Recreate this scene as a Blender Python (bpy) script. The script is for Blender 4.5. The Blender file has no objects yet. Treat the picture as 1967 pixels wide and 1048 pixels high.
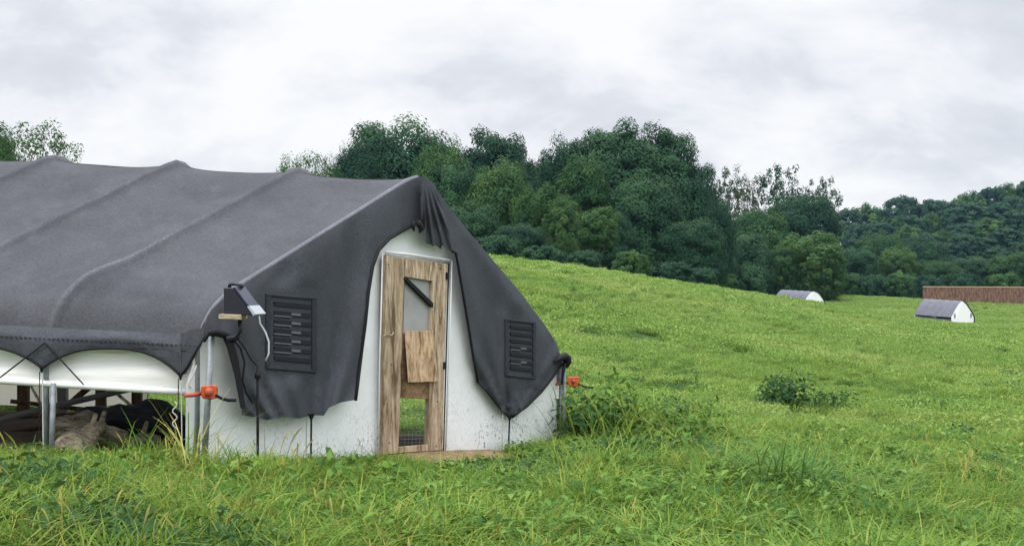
import bpy, bmesh, math, random
import numpy as np
from mathutils import Vector, geometry

scene = bpy.context.scene
col = scene.collection
R = math.radians
rng = np.random.default_rng(7)
random.seed(7)

# ------------------------------------------------------------------ camera, sky, sun, exposure
F, CX, CY, CZ = 2400.0, 983.5, 524.0, 1.65          # focal length and centre in photo pixels, eye height
cam_d = bpy.data.cameras.new("camera"); cam = bpy.data.objects.new("camera", cam_d)
cam_d.sensor_width = 36; cam_d.lens = 36 * F / 1967; cam_d.clip_end = 5000; cam_d.clip_start = .05
cam.location = (0, 0, CZ); cam.rotation_euler = (R(90), 0, 0)
col.objects.link(cam); scene.camera = cam
scene.view_settings.view_transform = 'Standard'; scene.view_settings.look = 'None'
scene.view_settings.exposure = 0.55; scene.view_settings.gamma = 1

SUN_EL, SUN_AZ = 58, 215                               # azimuth: compass-like, 180 = behind the camera
w = bpy.data.worlds.new("World"); scene.world = w; w.use_nodes = True
nt = w.node_tree; nt.nodes.clear(); N = nt.nodes.new; L = nt.links.new
def math_node(op, a, b=None, tree=None):
    t = tree or nt
    n = t.nodes.new('ShaderNodeMath'); n.operation = op
    for k, v in enumerate((a, b)):
        if v is None: continue
        if isinstance(v, (int, float)): n.inputs[k].default_value = v
        else: t.links.new(v, n.inputs[k])
    return n.outputs[0]
out = N('ShaderNodeOutputWorld')
sky = N('ShaderNodeTexSky'); sky.sky_type = 'NISHITA'; sky.sun_disc = False
sky.sun_elevation = R(SUN_EL); sky.sun_rotation = R(SUN_AZ); sky.air_density = 1.3; sky.dust_density = 3
bg1 = N('ShaderNodeBackground'); bg1.inputs[1].default_value = .08; L(sky.outputs[0], bg1.inputs[0])
tc = N('ShaderNodeTexCoord'); sep = N('ShaderNodeSeparateXYZ'); L(tc.outputs['Generated'], sep.inputs[0])
zz = math_node('MAXIMUM', sep.outputs[2], 0.0)
den = math_node('ADD', zz, .62)
cmb = N('ShaderNodeCombineXYZ')
L(math_node('DIVIDE', sep.outputs[0], den), cmb.inputs[0]); L(math_node('DIVIDE', sep.outputs[1], den), cmb.inputs[1])
def cloud_noise(scale, det, dist, off):
    mp = N('ShaderNodeMapping'); mp.inputs['Location'].default_value = off; L(cmb.outputs[0], mp.inputs[0])
    mp.inputs['Rotation'].default_value = (0, 0, R(24)); mp.inputs['Scale'].default_value = (.8, 1.1, 1)
    n = N('ShaderNodeTexNoise'); n.inputs['Scale'].default_value = scale; n.inputs['Detail'].default_value = det
    n.inputs['Roughness'].default_value = .58; n.inputs['Distortion'].default_value = dist; L(mp.outputs[0], n.inputs['Vector'])
    return n.outputs[0]
n1 = cloud_noise(2.9, 7, .35, (2.35, .75, 0)); n2 = cloud_noise(8.5, 7, .4, (4, 2, 0))
nn = math_node('ADD', math_node('MULTIPLY', n1, .68), math_node('MULTIPLY', n2, .32))
cr = N('ShaderNodeValToRGB'); L(nn, cr.inputs[0])
e = cr.color_ramp.elements
e[0].position = .40; e[0].color = (.49, .51, .555, 1)
e[1].position = .575; e[1].color = (.695, .70, .71, 1)
k = cr.color_ramp.elements.new(.455); k.color = (.54, .557, .60, 1)
k = cr.color_ramp.elements.new(.50); k.color = (.615, .628, .66, 1)
# an overcast sky is brighter towards the zenith
grad = math_node('ADD', .985, math_node('MULTIPLY', math_node('MAXIMUM', math_node('SUBTRACT', zz, .22), 0), 3.3))
bg2 = N('ShaderNodeBackground'); L(cr.outputs[0], bg2.inputs[0]); L(grad, bg2.inputs[1])
mx = N('ShaderNodeMixShader'); mx.inputs[0].default_value = .96
L(bg1.outputs[0], mx.inputs[1]); L(bg2.outputs[0], mx.inputs[2]); L(mx.outputs[0], out.inputs[0])

sd = bpy.data.lights.new("sun", 'SUN'); sd.energy = 1.5; sd.angle = R(18); sd.color = (1, .97, .92)
so = bpy.data.objects.new("sun", sd); col.objects.link(so)
az, el = R(SUN_AZ), R(SUN_EL)
sun_dir = Vector((math.sin(az) * math.cos(el), math.cos(az) * math.cos(el), math.sin(el)))
so.rotation_euler = sun_dir.to_track_quat('Z', 'Y').to_euler()

# ------------------------------------------------------------------ helpers
def tag(o, label=None, cat=None, group=None, kind=None):
    if label: o['label'] = label
    if cat: o['category'] = cat
    if group: o['group'] = group
    if kind: o['kind'] = kind
    return o
def empty(name, loc, label, cat, group=None):
    o = bpy.data.objects.new(name, None); o.location = loc; o.empty_display_size = .2
    col.objects.link(o); return tag(o, label, cat, group)
def origin(p):
    v = Vector((0, 0, 0))
    while p is not None: v += Vector(p.location); p = p.parent
    return v
def link(name, me, mat, parent=None, loc=None):
    o = bpy.data.objects.new(name, me)
    if mat: me.materials.append(mat)
    if loc is not None: o.location = loc
    col.objects.link(o); o.parent = parent
    return o
class MB:
    """collects world-space verts and faces, builds ONE mesh object whose coordinates are relative to its thing"""
    def __init__(s): s.v = []; s.f = []
    def add(s, vs, fs):
        b = len(s.v); s.v += [tuple(v) for v in vs]; s.f += [tuple(i + b for i in f) for f in fs]; return s
    def prism(s, pl, poly, o0, o1):
        b = [pl(x, y, o1) for x, y in poly]; n = len(poly)
        a = [q + NRM * (o0 - o1) for q in b] if pl is G else [pl(x, y, o0) for x, y in poly]
        return s.add(a + b, [tuple(range(n))[::-1], tuple(range(n, 2 * n))] + [(i, (i + 1) % n, n + (i + 1) % n, n + i) for i in range(n)])
    def box(s, c, sz, rz=0, ry=0, rx=0):
        from mathutils import Euler
        m = Euler((rx, ry, rz)).to_matrix(); c = Vector(c)
        vs = [c + m @ Vector((sz[0] * x / 2, sz[1] * y / 2, sz[2] * z / 2)) for x in (-1, 1) for y in (-1, 1) for z in (-1, 1)]
        return s.add(vs, [(0, 1, 3, 2), (4, 6, 7, 5), (0, 4, 5, 1), (2, 3, 7, 6), (0, 2, 6, 4), (1, 5, 7, 3)])
    def tube(s, pts, r, seg=8, cap=True):
        pts = [Vector(p) for p in pts]; n = len(pts); rs = r if hasattr(r, '__len__') else [r] * n
        vs = []; up = None
        for i, p in enumerate(pts):
            d = (pts[min(i + 1, n - 1)] - pts[max(i - 1, 0)]).normalized()
            if up is None: up = d.orthogonal().normalized()
            up = (up - d * up.dot(d)); up = up.normalized() if up.length > 1e-6 else d.orthogonal().normalized()
            sd_ = d.cross(up)
            vs += [p + rs[i] * (math.cos(6.28318 * k / seg) * up + math.sin(6.28318 * k / seg) * sd_) for k in range(seg)]
        fs = [(i * seg + k, i * seg + (k + 1) % seg, (i + 1) * seg + (k + 1) % seg, (i + 1) * seg + k) for i in range(n - 1) for k in range(seg)]
        if cap: fs += [tuple(range(seg))[::-1], tuple(range((n - 1) * seg, n * seg))]
        return s.add(vs, fs)
    def grid(s, fn, us, vs_):
        nu, nv = len(us), len(vs_)
        return s.add([fn(u, v) for u in us for v in vs_],
                     [(i * nv + j, (i + 1) * nv + j, (i + 1) * nv + j + 1, i * nv + j + 1) for i in range(nu - 1) for j in range(nv - 1)])
    def patch(s, pl, poly, step, off, jit=.25):
        """a polygon in plane coordinates filled with a fine triangle sheet whose offset varies"""
        bd = []
        for (x0, y0), (x1, y1) in zip(poly, poly[1:] + poly[:1]):
            n = max(1, int(math.hypot(x1 - x0, y1 - y0) / step))
            bd += [(x0 + (x1 - x0) * k / n, y0 + (y1 - y0) * k / n) for k in range(n)]
        xs = [p[0] for p in bd]; ys = [p[1] for p in bd]; inner = []
        def inside(x, y):
            c = False
            for (x0, y0), (x1, y1) in zip(poly, poly[1:] + poly[:1]):
                if (y0 > y) != (y1 > y) and x < (x1 - x0) * (y - y0) / (y1 - y0) + x0: c = not c
            return c
        y = min(ys) + step
        while y < max(ys):
            x = min(xs) + step
            while x < max(xs):
                q = (x + random.uniform(-jit, jit) * step, y + random.uniform(-jit, jit) * step)
                if inside(*q): inner.append(q)
                x += step
            y += step
        pts = [Vector(p) for p in bd + inner]; nb = len(bd)
        r = geometry.delaunay_2d_cdt(pts, [(i, (i + 1) % nb) for i in range(nb)], [list(range(nb))], 1, 1e-4)
        return s.add([pl(p.x, p.y, off(p.x, p.y)) for p in r[0]], r[2])
    def build(s, name, mat, parent=None, smooth=False, label=None, bevel=0):
        o0 = origin(parent); me = bpy.data.meshes.new(name)
        me.from_pydata([tuple(Vector(v) - o0) for v in s.v], [], s.f)
        bm = bmesh.new(); bm.from_mesh(me); bmesh.ops.recalc_face_normals(bm, faces=bm.faces)
        if bevel: bmesh.ops.bevel(bm, geom=bm.edges[:], offset=bevel, segments=1, affect='EDGES')
        bm.to_mesh(me); bm.free()
        if smooth: me.polygons.foreach_set('use_smooth', [True] * len(me.polygons))
        o = link(name, me, mat, parent)
        if label: o['label'] = label
        return o
def np_mesh(name, v, f, tint=None, smooth=False):
    me = bpy.data.meshes.new(name); v = np.asarray(v, np.float32); f = np.asarray(f, np.int32); n = f.shape[1]
    me.vertices.add(len(v)); me.vertices.foreach_set('co', v.ravel())
    me.loops.add(f.size); me.loops.foreach_set('vertex_index', f.ravel())
    me.polygons.add(len(f)); me.polygons.foreach_set('loop_start', np.arange(0, f.size, n, dtype=np.int32))
    if smooth: me.polygons.foreach_set('use_smooth', np.ones(len(f), bool))
    me.update(calc_edges=True)
    if tint is not None:
        a = me.attributes.new('tint', 'FLOAT', 'POINT'); a.data.foreach_set('value', np.asarray(tint, np.float32))
    return me
# value noise on a lattice, for scattering and for folds
_lat = rng.random((128, 128))
def vnoise(x, y):
    x = np.asarray(x, float); y = np.asarray(y, float)
    xi = np.floor(x).astype(int); yi = np.floor(y).astype(int); fx = x - xi; fy = y - yi
    fx = fx * fx * (3 - 2 * fx); fy = fy * fy * (3 - 2 * fy); g = lambda a, b: _lat[a % 128, b % 128]
    return (g(xi, yi) * (1 - fx) + g(xi + 1, yi) * fx) * (1 - fy) + (g(xi, yi + 1) * (1 - fx) + g(xi + 1, yi + 1) * fx) * fy

# ------------------------------------------------------------------ materials
def mat(name, base, rough=.7, spec=.3, metal=0):
    m = bpy.data.materials.new(name); m.use_nodes = True
    b = m.node_tree.nodes['Principled BSDF']
    b.inputs['Base Color'].default_value = (*base, 1); b.inputs['Roughness'].default_value = rough
    b.inputs['Specular IOR Level'].default_value = spec; b.inputs['Metallic'].default_value = metal
    return m, m.node_tree, b
def tnoise(t, scale, det=4, rough=.55, vec=None, mscale=(1, 1, 1), dist=0, src='Object'):
    n = t.nodes.new('ShaderNodeTexNoise'); n.inputs['Scale'].default_value = scale; n.inputs['Detail'].default_value = det
    n.inputs['Roughness'].default_value = rough; n.inputs['Distortion'].default_value = dist
    mp = t.nodes.new('ShaderNodeMapping'); mp.inputs['Scale'].default_value = mscale
    if vec is None:
        if src == 'World': vec = t.nodes.new('ShaderNodeNewGeometry').outputs['Position']
        else: vec = t.nodes.new('ShaderNodeTexCoord').outputs[src]
    t.links.new(vec, mp.inputs[0]); t.links.new(mp.outputs[0], n.inputs['Vector'])
    return n.outputs[0]
def ramp(t, fac, stops):
    r = t.nodes.new('ShaderNodeValToRGB'); t.links.new(fac, r.inputs[0]); el_ = r.color_ramp.elements
    for i, (p, c) in enumerate(stops):
        q = el_[i] if i < 2 else el_.new(p)
        q.position = p; q.color = (*c, 1) if len(c) == 3 else c
    return r.outputs[0]
def mixc(t, fac, a, b, mode='MIX'):
    m = t.nodes.new('ShaderNodeMix'); m.data_type = 'RGBA'; m.blend_type = mode
    for s, v in ((0, fac), (6, a), (7, b)):
        if hasattr(v, 'node'): t.links.new(v, m.inputs[s])
        else: m.inputs[s].default_value = v if isinstance(v, (int, float)) else (*v, 1)
    return m.outputs[2]
def bump(t, b, h, strength=.3, dist=.02):
    n = t.nodes.new('ShaderNodeBump'); n.inputs['Strength'].default_value = strength; n.inputs['Distance'].default_value = dist
    t.links.new(h, n.inputs['Height']); t.links.new(n.outputs[0], b.inputs['Normal'])

def m_cloth(name, c0, c1):
    m, t, b = mat(name, c0, .75, .25)
    big = tnoise(t, 1.6, 5, .6); fine = tnoise(t, 55, 2, .7); wv = tnoise(t, 120, 1, .5)
    c = ramp(t, big, [(.3, c0), (.7, c1)])
    dust = ramp(t, tnoise(t, 5, 6, .7, mscale=(1, 1, .35)), [(.50, (0, 0, 0)), (.74, (1, 1, 1))])
    c = mixc(t, math_node('MULTIPLY', dust, .35, t), c, tuple(q * 1.5 for q in c1))
    wa = t.nodes.new('ShaderNodeAttribute'); wa.attribute_name = 'hoop_pale'
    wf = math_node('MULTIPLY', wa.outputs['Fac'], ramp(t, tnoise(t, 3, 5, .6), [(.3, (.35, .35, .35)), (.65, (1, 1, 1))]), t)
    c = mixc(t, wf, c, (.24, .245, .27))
    c = mixc(t, .6, c, ramp(t, fine, [(.32, (.66, .66, .66)), (.68, (1.36, 1.36, 1.36))]), 'MULTIPLY')
    t.links.new(c, b.inputs['Base Color']); bump(t, b, fine, .5, .01)
    tr = t.nodes.new('ShaderNodeBsdfTranslucent'); tr.inputs[0].default_value = (.20, .20, .22, 1)
    mx_ = t.nodes.new('ShaderNodeMixShader'); mx_.inputs[0].default_value = .22
    t.links.new(b.outputs[0], mx_.inputs[1]); t.links.new(tr.outputs[0], mx_.inputs[2]); t.links.new(mx_.outputs[0], t.nodes['Material Output'].inputs[0])
    return m
M_CLOTH = m_cloth('shade_cloth', (.060, .064, .074), (.090, .094, .106))
M_CLOTH_END = m_cloth('shade_cloth_end', (.054, .060, .073), (.078, .085, .100))
M_SLEEVE = m_cloth('skylit_cloth', (.13, .135, .16), (.20, .205, .235))  # paler cloth, the hoop's sky light put into its colour
M_BLACK, t, b = mat('black_webbing', (.011, .011, .014), .7, .25)
M_LOUVRE = m_cloth('louvre_under_cloth', (.034, .038, .052), (.050, .054, .070))
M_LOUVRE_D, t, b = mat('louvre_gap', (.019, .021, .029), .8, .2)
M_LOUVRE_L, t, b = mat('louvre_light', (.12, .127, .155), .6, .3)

def m_tarp(name, base, dirt, amount, zlow):
    m, t, b = mat(name, base, .45, .35)
    z = t.nodes.new('ShaderNodeSeparateXYZ'); t.links.new(t.nodes.new('ShaderNodeTexCoord').outputs['Object'], z.inputs[0])
    low = t.nodes.new('ShaderNodeMapRange'); t.links.new(z.outputs[2], low.inputs[0])
    low.inputs[1].default_value = zlow; low.inputs[2].default_value = -.1; low.inputs[3].default_value = 0; low.inputs[4].default_value = 1
    sp = ramp(t, tnoise(t, 34, 5, .75, mscale=(1, 1, .75)), [(.55, (0, 0, 0)), (.61, (1, 1, 1))])
    f = math_node('MULTIPLY', low.outputs[0], amount, t)
    f = math_node('MULTIPLY', math_node('MULTIPLY', sp, ramp(t, tnoise(t, 2.4, 3, .5), [(.36, (.22, .22, .22)), (.58, (1, 1, 1))]), t), f, t)
    haze = ramp(t, tnoise(t, 3, 5, .6), [(.35, tuple(x * .92 for x in base)), (.65, base)])
    c = mixc(t, f, haze, dirt); t.links.new(c, b.inputs['Base Color'])
    bump(t, b, tnoise(t, 5, 4, .55), .25, .05)
    return m
M_TARP = m_tarp('white_tarp', (.90, .92, .93), (.10, .09, .065), .9, .55)
M_CURTAIN, t, b = mat('side_curtain_vinyl', (.66, .66, .62), .5, .3)
st = ramp(t, tnoise(t, 2.2, 6, .65, mscale=(.22, 1, 9)), [(.57, (.88, .88, .86)), (.65, (.50, .47, .40))])
t.links.new(st, b.inputs['Base Color']); bump(t, b, tnoise(t, 3, 4, .6, mscale=(.4, 1, 5)), .3, .03)
M_BAR, t, b = mat('white_bar', (.84, .85, .84), .4, .4)
M_BACKPANEL, t, b = mat('pale_back_panel', (.62, .58, .50), .7, .2)
t.links.new(ramp(t, tnoise(t, 2, 5), [(.3, (.50, .46, .39)), (.7, (.68, .64, .56))]), b.inputs['Base Color'])
tr = t.nodes.new('ShaderNodeBsdfTranslucent'); tr.inputs[0].default_value = (.85, .8, .7, 1)
mx_ = t.nodes.new('ShaderNodeMixShader'); mx_.inputs[0].default_value = .5
t.links.new(b.outputs[0], mx_.inputs[1]); t.links.new(tr.outputs[0], mx_.inputs[2]); t.links.new(mx_.outputs[0], t.nodes['Material Output'].inputs[0])
M_GALV, t, b = mat('galvanised_steel', (.36, .39, .41), .6, .4, .35)
t.links.new(ramp(t, tnoise(t, 14, 4), [(.3, (.17, .19, .205)), (.7, (.29, .315, .335))]), b.inputs['Base Color'])

def m_wood(name, c0, c1, c2, ms, grain=9, dist=1.5):
    m, t, b = mat(name, c1, .8, .2)
    g = tnoise(t, grain, 6, .65, mscale=ms, dist=dist); g2 = tnoise(t, 2.3, 3)
    kn = tnoise(t, grain * 3.2, 4, .7, mscale=ms, dist=.6)
    c = ramp(t, g, [(.36, c0), (.62, c2), (.47, c1)])
    c = mixc(t, .45, c, ramp(t, kn, [(.40, (.38, .35, .33)), (.58, (1.2, 1.2, 1.2))]), 'MULTIPLY')
    c = mixc(t, .4, c, ramp(t, tnoise(t, 3.1, 6, .7), [(.34, (.48, .44, .40)), (.66, (1.25, 1.27, 1.3))]), 'MULTIPLY')
    t.links.new(c, b.inputs['Base Color']); bump(t, b, g, .5, .008)
    return m
M_DOOR = m_wood('weathered_plywood', (.17, .115, .07), (.45, .335, .22), (.63, .51, .37), (1.3, 1.3, .16))
M_DOORH = m_wood('weathered_plywood_rail', (.18, .12, .075), (.46, .34, .22), (.63, .51, .37), (1.1, 1.1, .22), 7, 3)
M_FLAP = m_wood('fresh_plywood', (.27, .16, .085), (.53, .36, .215), (.66, .49, .32), (1.1, 1.1, .28), 6, 3.5)
M_KICK = m_wood('brown_plywood', (.13, .078, .042), (.25, .155, .085), (.33, .215, .125), (.5, .5, .9), 7, 1)
M_POST = m_wood('brown_post', (.06, .035, .02), (.12, .072, .042), (.18, .11, .065), (2, 2, .2))
M_LOG = m_wood('dry_log', (.12, .10, .075), (.44, .375, .28), (.60, .52, .40), (.4, 2, 2), 7)
M_SHELF = m_wood('pale_board', (.26, .2, .13), (.4, .33, .23), (.5, .42, .31), (.3, 2, 2))
M_GREYPIPE, t, b = mat('grey_pipe', (.20, .20, .20), .5, .3)
M_TARPDARK, t, b = mat('black_plastic', (.012, .012, .018), .5, .4)
M_ORANGE, t, b = mat('orange_plastic', (.62, .10, .025), .4, .4)
t.links.new(ramp(t, tnoise(t, 30, 4), [(.35, (.42, .06, .015)), (.65, (.70, .14, .04))]), b.inputs['Base Color'])
M_REDARM, t, b = mat('red_arm', (.42, .09, .055), .5, .3)
M_HOUSING, t, b = mat('navy_black_plastic', (.014, .014, .024), .45, .4)
M_PANEL, t, b = mat('solar_glass', (.025, .028, .055), .3, .35)
M_SILVER, t, b = mat('silver_label', (.36, .39, .43), .4, .4)
M_CABLE, t, b = mat('grey_cable', (.45, .47, .48), .5, .4)
M_ROPE, t, b = mat('pale_rope', (.5, .5, .47), .8, .2)
M_WINDOW, t, b = mat('clouded_plastic', (.36, .36, .35), .35, .4)
t.links.new(ramp(t, tnoise(t, 4, 4), [(.3, (.30, .30, .30)), (.7, (.40, .40, .39))]), b.inputs['Base Color'])
M_SOIL, t, b = mat('bare_soil', (.28, .2, .12), .95, .1)
t.links.new(ramp(t, tnoise(t, 9, 6, .7, src='World'), [(.3, (.17, .115, .062)), (.7, (.36, .26, .155))]), b.inputs['Base Color'])
bump(t, b, tnoise(t, 22, 5, .7, src='World'), .8, .03)

# the meadow floor under the grass
M_GROUND, t, b = mat('meadow_floor', (.05, .09, .02), .95, .1)
g1 = tnoise(t, .35, 6, .65, src='World'); g2 = tnoise(t, 5, 6, .7, src='World')
c = ramp(t, g1, [(.35, (.026, .058, .014)), (.65, (.050, .095, .022))])
c = mixc(t, .7, c, ramp(t, g2, [(.35, (.45, .45, .42)), (.65, (1.35, 1.35, 1.3))]), 'MULTIPLY')
t.links.new(c, b.inputs['Base Color'])

def m_leaf(name, stops, trans=.3, nscale=.5, rand=.35, rough=.55, attr=True, spec=.14):
    """leaf colour from leaf-cluster tint, the plant's own random tone and patches over the field"""
    m, t, b = mat(name, stops[0][1], rough, spec)
    f = tnoise(t, nscale, 4, .6, src='World')
    oi = t.nodes.new('ShaderNodeObjectInfo').outputs['Random']
    s = math_node('ADD', math_node('MULTIPLY', f, 1 - rand, t), math_node('MULTIPLY', oi, rand, t), t)
    if attr:
        a = t.nodes.new('ShaderNodeAttribute'); a.attribute_name = 'tint'
        s = math_node('ADD', math_node('MULTIPLY', s, .5, t), math_node('MULTIPLY', a.outputs['Fac'], .5, t), t)
    c = ramp(t, s, stops)
    if name == 'meadow_leaves':                              # paler, yellower swaths of seeding grass across the slope
        c = mixc(t, ramp(t, tnoise(t, .10, 5, .6, src='World', mscale=(.6, 1.4, 1)), [(.50, (0, 0, 0)), (.66, (.6, .6, .6))]), c, (.37, .44, .14))
    t.links.new(c, b.inputs['Base Color'])
    tr = t.nodes.new('ShaderNodeBsdfTranslucent'); t.links.new(mixc(t, .4, c, (.15, .21, .035)), tr.inputs[0])
    mx_ = t.nodes.new('ShaderNodeMixShader'); mx_.inputs[0].default_value = trans
    t.links.new(b.outputs[0], mx_.inputs[1]); t.links.new(tr.outputs[0], mx_.inputs[2])
    t.links.new(mx_.outputs[0], t.nodes['Material Output'].inputs[0])
    return m
M_GRASS = m_leaf('grass_blades', [(.22, (.058, .145, .020)), (.78, (.33, .375, .070)), (.5, (.155, .275, .036))], .42, .8)
M_MEADOW = m_leaf('meadow_leaves', [(.25, (.082, .195, .036)), (.75, (.37, .46, .130)), (.5, (.205, .345, .070))], .42, .11, .22)
M_WEED = m_leaf('broad_weed_leaves', [(.25, (.045, .13, .030)), (.75, (.15, .26, .045)), (.5, (.085, .19, .034))], .3, .8)
M_DARKWEED = m_leaf('dark_weed_leaves', [(.25, (.018, .060, .022)), (.75, (.055, .13, .035)), (.5, (.032, .090, .027))], .25, .8)
M_STRAW = m_leaf('straw_seed_heads', [(.25, (.24, .24, .055)), (.75, (.46, .40, .13)), (.5, (.34, .32, .085))], .3, .8)
M_BARK, t, b = mat('grey_bark', (.10, .085, .07), .9, .15)
t.links.new(ramp(t, tnoise(t, 3, 5, .6, mscale=(1, 1, .2)), [(.3, (.06, .05, .042)), (.7, (.15, .13, .11))]), b.inputs['Base Color'])
FOL = {'oak': m_leaf('oak_leaves', [(.25, (.009, .035, .024)), (.75, (.044, .102, .044)), (.5, (.021, .061, .032))], .12, .12, .5, spec=.06),
       'light': m_leaf('light_leaves', [(.25, (.020, .064, .028)), (.75, (.088, .162, .050)), (.5, (.043, .102, .036))], .25, .12, .5, spec=.06),
       'far': m_leaf('hill_leaves', [(.25, (.010, .036, .026)), (.75, (.046, .098, .050)), (.5, (.022, .060, .037))], .12, .05, .6, spec=.06),
       'dry': m_leaf('browning_leaves', [(.25, (.022, .048, .025)), (.75, (.10, .090, .055)), (.5, (.042, .066, .034))], .2, .12, .5, spec=.06)}
M_REDWOOD, t, b = mat('red_brown_slats', (.22, .10, .07), .85, .15)
c = ramp(t, tnoise(t, 2.6, 6, .75, mscale=(1.6, 1, .5)), [(.36, (.075, .040, .030)), (.64, (.27, .165, .12))])
t.links.new(c, b.inputs['Base Color'])
M_REDRAIL, t, b = mat('pale_cap_rail', (.42, .30, .22), .8, .2)
M_FARCOVER, t, b = mat('far_cover', (.10, .105, .135), .7, .3)
t.links.new(ramp(t, tnoise(t, 2.5, 5), [(.3, (.11, .115, .145)), (.7, (.155, .158, .19))]), b.inputs['Base Color'])

# ------------------------------------------------------------------ terrain: a smooth surface through surveyed points
ctrl = [(0, 5, .42), (983, 5, .22), (1967, 5, .12), (-400, 7, .45), (0, 7, .32), (983, 7, .10), (1967, 7, -.06), (2400, 7, -.1),
        (-500, 9.4, .45), (0, 9.4, .28), (380, 9.4, .17), (600, 10.4, .06), (790, 11.5, -.03), (800, 10.7, -.07), (800, 10.0, -.06), (950, 12.7, -.17), (1075, 13.9, -.26),
        (1400, 10, -.14), (1967, 10, -.32), (2400, 10, -.45), (0, 13.9, .12), (500, 13.9, -.06), (-500, 14, .35),
        (1500, 22, -.72), (1100, 25, -.45), (1967, 25, -1.15), (2500, 25, -1.4), (-500, 30, 1.2), (300, 30, .6),
        (1000, 40, .55), (1500, 45, -.85), (1967, 45, -1.7), (950, 58, 2.0), (700, 56, 2.6), (0, 55, 3.2), (-500, 55, 3.6),
        (1100, 62, 1.6), (1200, 66, 1.3), (1300, 75, .85), (1400, 92, .25), (1480, 120, -.85), (1700, 75, -1.9), (1967, 75, -2.4),
        (2500, 75, -2.6), (1810, 120, -3.25), (1540, 150, -2.65), (1967, 120, -3.2), (1600, 190, -1.85), (1750, 185, -2.35),
        (1870, 160, -2.25), (1967, 160, -2.5), (2500, 150, -2.6), (1000, 130, -1), (600, 130, 0), (0, 130, 1), (1300, 140, -1.5),
        (1000, 200, 0), (1400, 220, -2.5), (1967, 230, -1.8), (-500, 200, 2), (1640, 300, -1), (1967, 300, 4), (1640, 420, 6),
        (1967, 420, 17), (1000, 420, 3), (0, 420, 4), (2500, 420, 26), (2500, 250, 2), (1967, 800, 22), (1000, 800, 5), (0, 800, 5), (2800, 800, 26)]
ctrl = np.array(ctrl, float)
def _dom(u, r): return np.stack([np.asarray(u) * 1.6, np.log(np.asarray(r))], -1)
P0 = _dom((ctrl[:, 0] - CX) / F, ctrl[:, 1]); V0 = (ctrl[:, 2] - CZ) / ctrl[:, 1]
def _tps(d2): return np.where(d2 > 1e-12, .5 * d2 * np.log(np.maximum(d2, 1e-12)), 0)
n = len(P0); A = np.zeros((n + 3, n + 3))
A[:n, :n] = _tps(((P0[:, None] - P0[None]) ** 2).sum(-1)) + np.eye(n) * 2e-4
A[:n, n:] = np.c_[np.ones(n), P0]; A[n:, :n] = A[:n, n:].T
sol = np.linalg.solve(A, np.r_[V0, 0, 0, 0])
def H(x, y):
    x = np.asarray(x, float); y = np.asarray(y, float); shp = np.broadcast(x, y).shape
    r = np.clip(y, 5, 900) + 0 * x; u = np.clip(x / r, -.72, .80)
    q = _dom(u.ravel(), r.ravel()); k = _tps(((q[:, None] - P0[None]) ** 2).sum(-1))
    v = k @ sol[:n] + np.c_[np.ones(len(q)), q] @ sol[n:]
    return (CZ + v * r.ravel()).reshape(shp)
def h(x, y): return float(H(np.array([x]), np.array([y]))[0])
def at(px, y, dz=0):                                        # ground point below photo column px at distance y
    x = (px - CX) / F * y; return Vector((x, y, h(x, y) + dz))
def zpix(py, y): return CZ - (py - CY) / F * y              # height seen at photo row py at distance y

us = np.linspace(-1.6, 1.6, 330)
rs = np.r_[np.linspace(-40, 4, 20), np.exp(np.linspace(math.log(5), math.log(900), 300))]
rr, uu = np.meshgrid(rs, us, indexing='ij'); xx = uu * (np.maximum(rr, 3) + 18)
zz_ = np.concatenate([H(xx[i:i + 10], rr[i:i + 10]) for i in range(0, len(rs), 10)])
nu = len(us); ii, jj = np.meshgrid(np.arange(len(rs) - 1), np.arange(nu - 1), indexing='ij'); a0 = (ii * nu + jj).ravel()
me = np_mesh('ground', np.stack([xx, rr, zz_], -1).reshape(-1, 3), np.stack([a0, a0 + 1, a0 + nu + 1, a0 + nu], -1), smooth=True)
tag(link('ground', me, M_GROUND), kind='structure')

# ------------------------------------------------------------------ planes of the hoop house
D = Vector((.661, 1, 0)).normalized()                        # runs along the gable, away to the right
NRM = Vector((D.y, -D.x, 0))                                 # out of the gable
G0 = Vector(((797 - CX) / F * 11.7, 11.7, 0))
def ray(px, py): return Vector(((px - CX) / F, 1, (CY - py) / F))
EYE = Vector((0, 0, CZ))
def G(px, py, off=0.0):
    d = ray(px, py); tt = (G0 + NRM * off - EYE).dot(NRM) / d.dot(NRM); return EYE + d * tt
def plane_y(y0):
    def f(px, py, off=0.0): return EYE + ray(px, py) * y0 + Vector((0, -off, 0))
    return f
SIDE_Y = 9.47
S = plane_y(SIDE_Y)
AX = Vector((-1, 0, .053))                                   # long axis, uphill to the left
SP = 1.146                                                   # hoop spacing
NH = 8
base = at(640, 10.9)
HH = empty('hoop_house', base, 'large hoop house under dark grey shade cloth with white end wall and plywood door', 'hoop house')

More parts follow.
